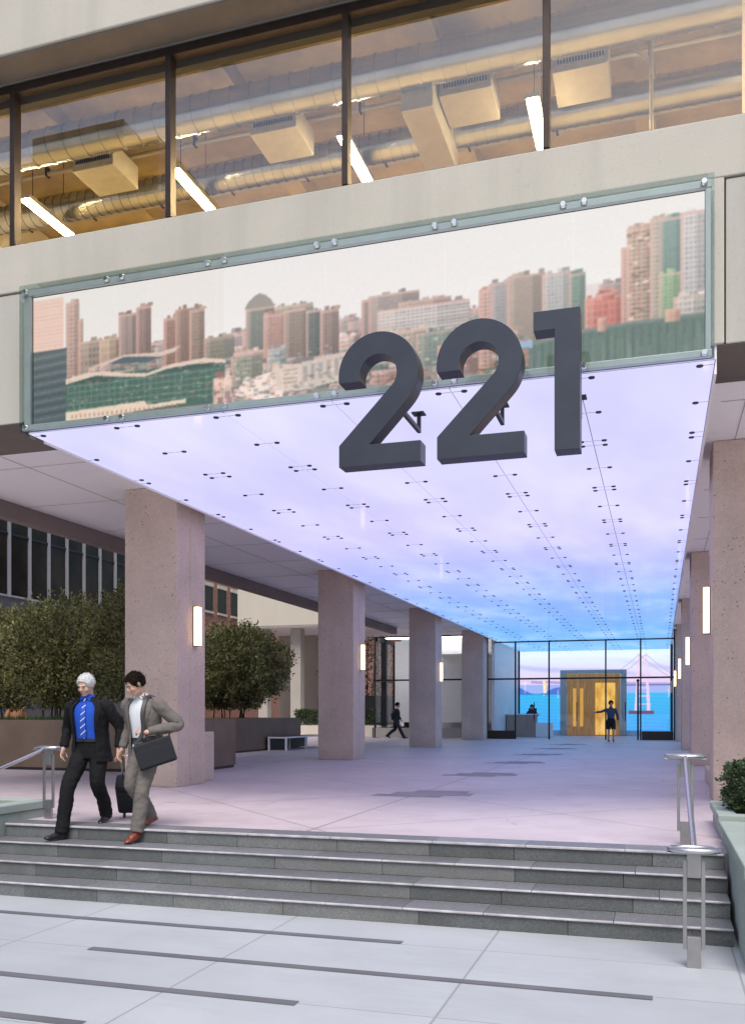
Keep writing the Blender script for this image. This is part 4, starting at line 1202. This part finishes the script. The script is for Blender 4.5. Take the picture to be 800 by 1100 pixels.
def person(name, label, loc, rz, pose, skin, hair_col, wear, voxel=.008, scale=1.0, hair_style='short', beard=False):
    root = empty('person', loc, label, 'person', None, rz)
    root.scale = (scale,)*3
    lean = pose.get('lean', 0); pz = pose.get('pelvis', .93)
    side = pose.get('side', 0)
    def bend(p):
        k = max(0, p[2]-pz)
        return Vector((p[0]+side*k, p[1]-lean*k-lean*.25*k*k, p[2]+pz-.93 if False else p[2]))
    dz = pz-.93; bk = pose.get('bulk', 1.0)
    J = pose
    hips = {-1: Vector((-.095, 0, pz-.02)), 1: Vector((.095, 0, pz-.02))}
    torso = [(0, .01, .84+dz, .165, .115), (0, .01, .93+dz, .168, .12), (0, .0, 1.03+dz, .150, .108), (0, -.005, 1.18+dz, .160, .113),
             (0, 0, 1.31+dz, .178, .115), (0, .01, 1.40+dz, .172, .098), (0, .015, 1.45+dz, .125, .075), (0, .01, 1.49+dz, .068, .062)]
    torso = [(x, y, z, rx*(bk if z < 1.47+dz else 1), ry*(bk if z < 1.47+dz else 1)) for x, y, z, rx, ry in torso]
    sh = {s: bend((s*.185*bk, .01, 1.405+dz)) for s in (-1, 1)}
    body = MB()
    body.loft([(x, y, z, rx*.93, ry*.93) for x, y, z, rx, ry in torso], fn=bend)
    neck0 = bend((0, .01, 1.46+dz)); headc = bend((0, -.02, 1.655+dz))
    headc = headc + Vector(J.get('head_shift', (0,0,0)))
    HM = Matrix.Translation(headc) @ Matrix.Rotation(J.get('yaw', 0), 4, 'Z') @ Matrix.Rotation(J.get('roll', 0), 4, 'Y') @ Matrix.Rotation(J.get('pitch', 0), 4, 'X')
    limb(body, [(*neck0, .062), (*(neck0*.5+(HM @ Vector((0, .025, -.07)))*.5), .056), (*(HM @ Vector((0, .02, -.05))), .056)])
    # head
    for c, r in (((0, .014, .036), (.077, .097, .083)), ((0, -.022, -.02), (.066, .072, .085)), ((0, -.052, -.088), (.036, .036, .028)),
                 ((0, -.02, -.07), (.056, .062, .045)), ((0, -.078, .026), (.050, .020, .012)), ((.038, -.064, -.028), (.026, .024, .026)), ((-.038, -.064, -.028), (.026, .024, .026)),
                 ((.079, .012, -.005), (.010, .022, .032)), ((-.079, .012, -.005), (.010, .022, .032)), ((0, -.084, -.060), (.026, .012, .016))):
        body.ball(c, r, HM)
    body.tube([HM @ Vector(p) for p in ((0, -.082, .022), (0, -.098, .0), (0, -.112, -.026))], [.010, .013, .017], 10); body.ball((0, -.104, -.03), (.019, .014, .012), HM)
    arms = {}
    for s, k in ((-1, 'R'), (1, 'L')):
        el = Vector(J['elbow'+k]); wrp = Vector(J['wrist'+k])
        arms[s] = (sh[s], el, wrp)
        limb(body, [(*sh[s], .050), (*(sh[s]*.5+el*.5), .046), (*el, .040), (*(el*.5+wrp*.5), .037), (*wrp, .027)])
        hd = J.get('hand'+k, (wrp-el)[:]); hand(body, wrp, hd, J.get('palm'+k, (-s, 0, 0)), J.get('thumb'+k, s), J.get('curl'+k, .6))
        kn, an = Vector(J['knee'+k]), Vector(J['ankle'+k])
        limb(body, [(*hips[s], .082), (*(hips[s]*.5+kn*.5), .070), (*kn, .053), (*(kn*.45+an*.55+Vector((0,.02,0))), .050), (*an, .036)])
        body.ball(an+Vector(J['toe'+k]).normalized()*.07+Vector((0,0,-.04)), (.03,.03,.025))
    finish_body(body, 'body', skin, root, voxel, 3)
    # eyes, lips
    for s in (-1, 1):
        eb = MB().ball((s*.030, -.0775, .004), (.0115, .009, .006), HM, 10, 8).build('eye', EYEW, root, smooth=True)
        MB().ball((s*.030, -.0845, .003), (.0065, .004, .0058), HM, 8, 6).build('iris', IRIS, eb)
        MB().tube([HM @ Vector(p) for p in ((s*.012, -.096, .024), (s*.03, -.094, .030), (s*.05, -.080, .024))], [.004, .005, .003], 6).build('eyebrow', DH if hair_col is not WH else BROWG, root)
    MB().ball((0, -.0955, -.061), (.021, .006, .0075), HM, 12, 8).build('mouth', LIP, root, smooth=True)
    # hair: a cap with an uneven hairline
    hb = MB(); hb.ball((0, .016, .036), (.086, .108, .097) if hair_style == 'short' else (.088, .112, .104), None, 40, 30)
    dele = []
    for v in hb.bm.verts:
        x, y, z = v.co
        f = (y+.09)/.2
        zl = .082-.02*(abs(x) > .045) - max(0, f)*.165 - (.03 if abs(x) > .06 and f < .5 else 0)
        if hair_style == 'receding': zl += .012*(f < .3)
        zl += .008*mnoise.noise(Vector((x*40, y*40, z*40)))
        if z < zl: dele.append(v)
        else:
            n = mnoise.noise(Vector(v.co)*38); v.co += v.co.normalized()*(.007*n+.004*mnoise.noise(Vector(v.co)*90))
    bmesh.ops.delete(hb.bm, geom=dele, context='VERTS')
    bmesh.ops.transform(hb.bm, matrix=HM, verts=hb.bm.verts)
    hv = np.array([v.co[:] for v in hb.bm.verts]); hc = np.array((HM @ Vector((0, .03, .03)))[:])
    pk = hv[rng.integers(0, len(hv), 2600)]+rng.normal(size=(2600, 3))*.004
    rad_ = (pk-hc)/np.linalg.norm(pk-hc, axis=1)[:, None]; flow = np.cross(rad_, np.array((HM.to_3x3() @ Vector((1, .25, 0)))[:]))
    tuft = leaf_mesh('hair_tufts', pk, rad_*.28+flow*1.2-np.array((0, 0, .25)), .016 if hair_col is WH else .032, hair_col, None, .16, .2)
    ho = hb.build('hair', hair_col, root, smooth=True); tuft.parent = ho; sm = ho.modifiers.new('thick', 'SOLIDIFY'); sm.thickness = .014; sm.offset = -1
    if beard:
        MB().ball((0, -.060, -.088), (.037, .034, .026), HM).build('beard', hair_col, root, smooth=True)
    # shirt
    if wear.get('shirt'):
        sb = MB().loft([(x, y, z, rx+.006, ry+.006) for x, y, z, rx, ry in torso[1:-1]]+[(0, .01, 1.475+dz, .085, .072), (0, .005, 1.505+dz, .069, .068), (0, .0, 1.535+dz, .066, .067)], 36, fn=bend)
        if wear.get('shirt_sleeves'):
            for s in (-1, 1):
                a, b, c = arms[s]; c2 = b*.1+c*.9
                limb(sb, [(*a, .062), (*(a*.5+b*.5), .058), (*b, .052), (*(b*.5+c2*.5), .047), (*c2, .038)], end_ball=False); sb.ball(a, .064)
        folds(sb.build('shirt', wear['shirt'], root, smooth=True), .008)
        if not wear.get('plain_shirt'):
            cb_ = MB()
            for s in (-1, 1):
                q = [bend((s*.008, -.068, 1.498+dz)), bend((s*.06, -.075, 1.465+dz)), bend((s*.072, -.03, 1.535+dz)), bend((s*.03, -.066, 1.54+dz))]
                cb_.sheet(q if s > 0 else q[::-1])
            co_ = cb_.build('collar', wear['shirt'], root); s_ = co_.modifiers.new('t', 'SOLIDIFY'); s_.thickness = .006
    if wear.get('tie'):
        tb = MB()
        zz = [1.500, 1.475, 1.44, 1.35, 1.25, 1.15, 1.06, 1.03]; ww = [.016, .013, .018, .024, .028, .032, .034, .004]
        fr_ = []
        for z, w in zip(zz, ww):
            ry = np.interp(z, [t[2] for t in torso], [t[4] for t in torso]); yc = np.interp(z, [t[2] for t in torso], [t[1] for t in torso])
            y = yc-max(ry, .066)-.030
            fr_.append((tb.bm.verts.new(bend((-w, y, z+dz))), tb.bm.verts.new(bend((w, y, z+dz)))))
        for a, b in zip(fr_, fr_[1:]): tb.bm.faces.new((a[0], a[1], b[1], b[0]))
        to = tb.build('tie', wear['tie'], root); s_ = to.modifiers.new('t', 'SOLIDIFY'); s_.thickness = .006; s_.offset = 0
    # trousers
    tb = MB()
    tb.loft([(0, .01, .80+dz, .155*bk, .118*bk), (0, .012, .88+dz, .172*bk, .130*bk), (0, .008, .96+dz, .168*bk, .130*bk), (0, .0, 1.03+dz, .164*bk, .126*bk)], 28)
    for s, k in ((-1, 'R'), (1, 'L')):
        kn, an = Vector(J['knee'+k]), Vector(J['ankle'+k])
        if wear.get('shorts'):
            h2 = hips[s]*.1+kn*.9
            limb(tb, [(*hips[s], .096), (*(hips[s]*.5+kn*.5), .098), (*h2, .094)], end_ball=False)
        else:
            hem = an+Vector((0,0,-.03))
            limb(tb, [(*hips[s], .098*bk**.5), (*(hips[s]*.5+kn*.5), .093*bk**.5), (*kn, .083), (*(kn*.5+an*.5+Vector((0,.015,0))), .080), (*hem, .075)], 18, 5, False)
        tb.ball(hips[s], .094)
    to = finish_body(tb, 'shorts' if wear.get('shorts') else 'trousers', wear['trousers'], root, .011, 4); folds(to, .022)
    if wear.get('belt'):
        MB().loft([(0, .0, .995+dz, .172*bk, .134*bk), (0, 0, 1.03+dz, .170*bk, .131*bk)], 32, fn=bend).build('belt', wear['belt'], root)
    # jacket: an open shell with sleeves
    if wear.get('jacket'):
        jk = MB(); hem = wear.get('hem', .76)
        rows = [(0, .015, hem+dz, .205, .165), (0, .015, .86+dz, .200, .158), (0, .008, 1.0+dz, .187, .148), (0, 0, 1.15+dz, .186, .146), (0, 0, 1.29+dz, .200, .146),
                (0, .01, 1.385+dz, .196, .126), (0, .015, 1.44+dz, .150, .098), (0, .015, 1.478+dz, .098, .082), (0, .012, 1.505+dz, .080, .078)]
        rows = [(x, y, z, rx*(bk if z < 1.46+dz else 1), ry*(bk if z < 1.46+dz else 1)) for x, y, z, rx, ry in rows]
        gp_ = wear['gap']
        gaps = [np.interp(r[2]-dz, gp_[0], gp_[1]) for r in rows]
        # finer rows
        rr_ = spline([(*r, g) for r, g in zip(rows, gaps)], 4)
        jk.loft([tuple(float(v) for v in q[:5]) for q in rr_], 44, gaps=[float(q[5]) for q in rr_], fn=bend)
        for s in (-1, 1):
            a, b, c = arms[s]; c2 = b*.05+c*.95
            q = spline([(*(a+Vector((-s*.03, 0, .005))), .066), (*(a+Vector((s*.01,0,-.01))), .078), (*(a*.5+b*.5), .070), (*b, .062), (*(b*.5+c2*.5), .055), (*c2, .046)], 5)
            jk.tube([p[:3] for p in q], [float(p[3]) for p in q], 20, cap=True)
        jo = jk.build('jacket', wear['jacket'], root, smooth=True)
        folds(jo, .026, 1); s_ = jo.modifiers.new('t', 'SOLIDIFY'); s_.thickness = .009; s_.offset = 0
        # lapels
        lb = MB()
        for s in (-1, 1):
            L = []
            for z in (1.50, 1.46, 1.40, 1.33, 1.25, 1.17, 1.10):
                r = [np.interp(z+dz, [q[2] for q in rr_], [q[i] for q in rr_]) for i in range(6)]
                w = np.interp(z, [1.10, 1.25, 1.40, 1.42, 1.50], [.0, .22, .42, .30, .30]); g = r[5]
                row = []
                for qa in (g-.02, g+w*.55, g+w):
                    q = -math.pi/2 + s*qa
                    row.append(lb.bm.verts.new(bend((float(r[0]+(r[3]+.012)*math.cos(q)), float(r[1]+(r[4]+.014)*math.sin(q)), z+dz))))
                L.append(row)
            for A, B_ in zip(L, L[1:]):
                for j in range(2):
                    try: lb.bm.faces.new((A[j], A[j+1], B_[j+1], B_[j]))
                    except ValueError: pass
        lo = lb.build('lapel', wear['jacket'], root); s_ = lo.modifiers.new('t', 'SOLIDIFY'); s_.thickness = .006; s_.offset = 0
    for k in 'RL':
        sb = MB(); shoe_mesh(sb, J['ankle'+k], J['toe'+k]); finish_body(sb, 'shoe', wear['shoe'], root, .008, 3)
    return root, bend, dz

NAVY = cloth('black_suit', (.009,.009,.011)); BLUE = cloth('blue_shirt', (.018,.085,.50), 200, .1)
GREY = cloth('grey_suit', (.165,.148,.135)); WHITE = cloth('white_shirt', (.74,.76,.80), 200, .04)
BROWG = plain('grey_brow', (.22,.20,.19), .7)
WH = plain('white_hair', (.62,.62,.62), .7, 0, .25, 60, .8, 90); DH = plain('dark_hair', (.016,.010,.007), .65, 0, .4, 60, .8, 90, .15)
BLSH = plain('black_leather', (.014,.014,.016), .25); BRSH = plain('red_brown_leather', (.20,.045,.025), .35, 0, .2)
tt = NT('striped_tie'); pz_ = tt.coord('Object'); sx = tt.n('ShaderNodeSeparateXYZ'); tt.l(pz_, sx.inputs[0])
mk = line_mask(tt, tt.math('SUBTRACT', sx.outputs[2], tt.math('MULTIPLY', sx.outputs[0], .8)), .075, .02, .0055)
tie_m = tt.bsdf(tt.mix(mk, (.016,.07,.42), (.62,.68,.78)), .5)

person('person', 'white-haired man in black suit, blue shirt and tie stepping down the stairs', (-6.07, 8.86, 0), R(5),
    dict(lean=.09, pelvis=.90, bulk=1.14, yaw=R(-6), pitch=R(22), roll=R(3), head_shift=(-.0, -.02, -.015),
         kneeR=(-.17, -.22, .43), ankleR=(-.21, -.29, -.045), toeR=(-.45, -1, -.03),
         kneeL=(.11, -.05, .48), ankleL=(.06, .25, .115), toeL=(.08, -1, -.25),
         elbowR=(-.33, .06, 1.13), wristR=(-.33, -.04, .88), elbowL=(.34, .06, 1.13), wristL=(.35, .0, .88)),
    SK2, WH, dict(shirt=BLUE, tie=tie_m, trousers=NAVY, jacket=NAVY, gap=([.76, .9, 1.1, 1.3, 1.44, 1.5], [.62, .62, .66, .62, .66, .55]), belt=BLSH, shoe=BLSH), .007, .965)
ym = dict(bulk=1.08, lean=.13, pelvis=.915, yaw=R(-34), pitch=R(30), roll=R(-4), head_shift=(-.01, -.05, -.03),
         kneeL=(.10, -.20, .45), ankleL=(.07, -.26, .0), toeL=(-.10, -1, -.35),
         kneeR=(-.11, -.12, .48), ankleR=(-.05, .16, .12), toeR=(-.05, -1, -.25),
         elbowL=(.40, .07, 1.16), wristL=(.16, -.215, 1.08), handL=(-.85, -.25, .12), palmL=(.1, .5, -.5), thumbL=-1, curlL=1.1,
         elbowR=(-.26, .04, 1.13), wristR=(-.30, -.05, .88))
yrz = R(-6); yloc = (-5.37, 8.86, 0)
person('person', 'dark-haired man in grey suit and open white shirt carrying a black bag', yloc, yrz, ym,
    SK, DH, dict(shirt=WHITE, trousers=GREY, jacket=GREY, gap=([.76, .9, 1.1, 1.3, 1.44, 1.5], [.60, .55, .50, .50, .60, .55]), belt=BLSH, shoe=BRSH), .007, .965)

# shoulder bag of the younger man: hangs at his left hip
YM = Matrix.Translation(yloc) @ Matrix.Rotation(yrz, 4, 'Z') @ Matrix.Scale(.965, 4)
bagm = cloth('black_nylon', (.020,.022,.028), 220, .2, .6)
bagc = YM @ Vector((.27, -.20, .86))
bag = empty('shoulder_bag', bagc, 'black laptop bag hanging at the hip of the man in grey', 'bag', None, R(20))
tilt = Matrix.Rotation(R(-18), 4, 'Y')
b = MB().box(-.20, .20, -.055, .055, -.15, .13, tilt); ob = b.build('case', bagm, bag, bev=.02)
MB().box(-.19, .19, -.066, -.0555, -.13, .05, tilt).build('flap', bagm, bag, bev=.006)
MB().tube([tilt @ Vector(p) for p in ((-.07, 0, .13), (-.065, 0, .17), (0, 0, .185), (.065, 0, .17), (.07, 0, .13))], .010, 8).build('handle', M['black'], bag)
inv = (Matrix.Translation(bagc) @ Matrix.Rotation(R(20), 4, 'Z')).inverted()
sp = [tilt @ Vector((-.19, -.02, .12))]+[inv @ (YM @ Vector(p)) for p in ((.14, -.245, 1.08), (.125, -.235, 1.28), (.115, -.175, 1.42), (.11, -.10, 1.482), (.12, 0, 1.475), (.15, .09, 1.36), (.24, .13, 1.15))]+[tilt @ Vector((.19, .02, .12))]
sp2 = spline([tuple(p) for p in sp], 5)
MB().tube(sp2, [(.005, .022)]*len(sp2), 8, flat=(0, -1, 0)).build('strap', M['black'], bag)
MB().tube([tilt @ Vector((-.19, -.02, .115)), tilt @ Vector((-.19, -.02, .15))], [.014, .014], 8).build('buckle', M['steel'], bag)

# rolling case behind the two men
rc = empty('rolling_case', (-5.98, 9.57, 0), 'black rolling case trailing behind the two men', 'suitcase', None, R(25))
tl = Matrix.Translation((0, 0, .06)) @ Matrix.Rotation(R(42), 4, 'X')
MB().box(-.17, .17, -.02, .20, .0, .46, tl).build('case', bagm, rc, bev=.03)
MB().box(-.14, .14, -.035, -.021, .06, .38, tl).build('pocket', bagm, rc, bev=.008)
for s in (-1, 1): MB().tube([(s*.10-.012, .02, .045), (s*.10+.012, .02, .045)], .045, 16).build('wheel', M['black'], rc)
MB().tube([tl @ Vector(p) for p in ((-.09, .16, .46), (-.09, .16, .80), (.09, .16, .80), (.09, .16, .46))], .010, 8).build('handle', M['satin'], rc)

# distant people
DK = cloth('dark_coat', (.022,.026,.034)); NV = cloth('blue_hoodie', (.045,.075,.13)); BLK = cloth('black_cotton', (.015,.015,.018)); TAN = cloth('tan_coat', (.42,.20,.11))
REDH = plain('auburn_hair', (.20,.06,.03), .6, 0, .3, 60)
person('person', 'man in dark suit striding past the left lobby glass', (-12.2, 42.9, 0), R(90),
    dict(lean=.06, pelvis=.89, pitch=R(8), kneeR=(-.1, -.20, .48), ankleR=(-.1, -.42, .09), toeR=(0, -1, .1), kneeL=(.1, .10, .46), ankleL=(.1, .48, .16), toeL=(0, -1, -.4),
         elbowR=(-.26, .14, 1.14), wristR=(-.24, .12, .9), elbowL=(.26, -.02, 1.12), wristL=(.25, -.16, .92)),
    SK, DH, dict(shirt=WHITE, trousers=DK, jacket=DK, gap=([.76, 1.1, 1.3, 1.5], [.12, .12, .35, .5]), shoe=BLSH), .012)
person('person', 'person in blue hoodie and black shorts reaching for the lobby door', (-2.0, 41.0, 0), R(6),
    dict(lean=.02, pelvis=.92, pitch=R(12), yaw=R(6), kneeR=(-.1, -.05, .5), ankleR=(-.1, .02, .09), toeR=(0, -1, 0), kneeL=(.1, -.16, .5), ankleL=(.09, -.10, .12), toeL=(0, -1, -.15),
         elbowR=(-.42, -.08, 1.30), wristR=(-.66, -.14, 1.27), elbowL=(.28, .05, 1.13), wristL=(.30, -.06, .9)),
    SK, DH, dict(shirt=NV, plain_shirt=True, shirt_sleeves=True, trousers=BLK, shorts=True, shoe=BRSH), .012)
person('person', 'auburn-haired person in tan coat half hidden behind the long bronze planter', (-18.2, 22.8, 0), R(50),
    dict(lean=.14, pelvis=.92, pitch=R(15), kneeR=(-.1, -.15, .5), ankleR=(-.1, -.2, .09), toeR=(0, -1, 0), kneeL=(.1, .05, .5), ankleL=(.1, .25, .12), toeL=(0, -1, -.2),
         elbowR=(-.28, -.04, 1.14), wristR=(-.26, -.22, .95), elbowL=(.28, .1, 1.14), wristL=(.28, .0, .9)),
    SK, REDH, dict(shirt=TAN, plain_shirt=True, shirt_sleeves=True, trousers=DK, shoe=BRSH), .012, 1.0, 'long')
# reception desk and the person behind it
ds = empty('reception_desk', (-6.6, 47.4, 0), 'white-topped wooden reception desk with lower white end in the lobby', 'desk')
MB().box(-.95, .55, 0, .7, 0, 1.14).build('front', plain('desk_front', (.34,.24,.20), .5), ds)
MB().box(-.98, .72, -.03, .75, 1.143, 1.2).build('top', M['white'], ds)
MB().box(.553, 1.35, .0, .7, .02, .74).build('end', M['white'], ds)
person('person', 'dark-clothed person sitting behind the lobby reception desk', (-6.45, 48.9, .2), R(10),
    dict(lean=.10, pelvis=.62, pitch=R(18), kneeR=(-.12, -.42, .56), ankleR=(-.12, -.40, .15), toeR=(0, -1, 0), kneeL=(.12, -.42, .56), ankleL=(.12, -.40, .15), toeL=(0, -1, 0),
         elbowR=(-.3, -.12, .92), wristR=(-.16, -.35, .93), elbowL=(.3, -.12, .92), wristL=(.16, -.35, .93)),
    SK, DH, dict(shirt=BLK, plain_shirt=True, shirt_sleeves=True, trousers=BLK, shoe=BLSH), .012)
ch = empty('office_chair', (-6.45, 48.95, 0), 'dark office chair under the person at reception', 'chair')
ch.scale = (1, 1, 1.5)
MB().box(-.24, .24, -.22, .24, .44, .50).build('seat', M['black'], ch, bev=.02)
MB().box(-.22, .22, .26, .30, .55, 1.0).box(-.03, .03, .24, .28, .46, .56).build('backrest', M['black'], ch, bev=.01)
MB().tube([(0, 0, .06), (0, 0, .44)], .03, 10).box(-.28, .28, -.03, .03, .0, .05).box(-.03, .03, -.28, .28, .002, .052).build('base', M['satin'], ch)

# ------------------------------------------------------------------ world, sun, camera
w = bpy.data.worlds.new('World'); scene.world = w; w.use_nodes = True
nt = w.node_tree; bg = nt.nodes['Background']
sky = nt.nodes.new('ShaderNodeTexSky'); sky.sky_type = 'NISHITA'; sky.sun_disc = False
EL, AZ = R(57), R(162)
sky.sun_elevation = EL; sky.sun_rotation = AZ; sky.air_density = 1.2; sky.dust_density = 3.0
nt.links.new(sky.outputs[0], bg.inputs[0]); bg.inputs[1].default_value = .15
sd = bpy.data.lights.new('sun', 'SUN'); sd.energy = 2.7; sd.angle = R(30); sd.color = (1, .96, .915)
so = bpy.data.objects.new('sun', sd); col.objects.link(so)
dirv = Vector((math.sin(AZ)*math.cos(EL), math.cos(AZ)*math.cos(EL), math.sin(EL)))
so.rotation_euler = dirv.to_track_quat('Z', 'Y').to_euler()

cd = bpy.data.cameras.new('camera'); co = bpy.data.objects.new('camera', cd); col.objects.link(co)
cd.sensor_fit = 'HORIZONTAL'; cd.sensor_width = 36; cd.lens = 985/800*36
cd.shift_y = (766-550)/800
co.location = (0, 0, 1.25); co.rotation_euler = (R(90), 0, math.atan(308/985))
cd.clip_end = 3000; cd.clip_start = .05
scene.camera = co
scene.view_settings.view_transform = 'Standard'; scene.view_settings.look = 'None'
scene.view_settings.exposure = 0; scene.view_settings.gamma = 1
scene.cycles.max_bounces = 8; scene.cycles.transparent_max_bounces = 16
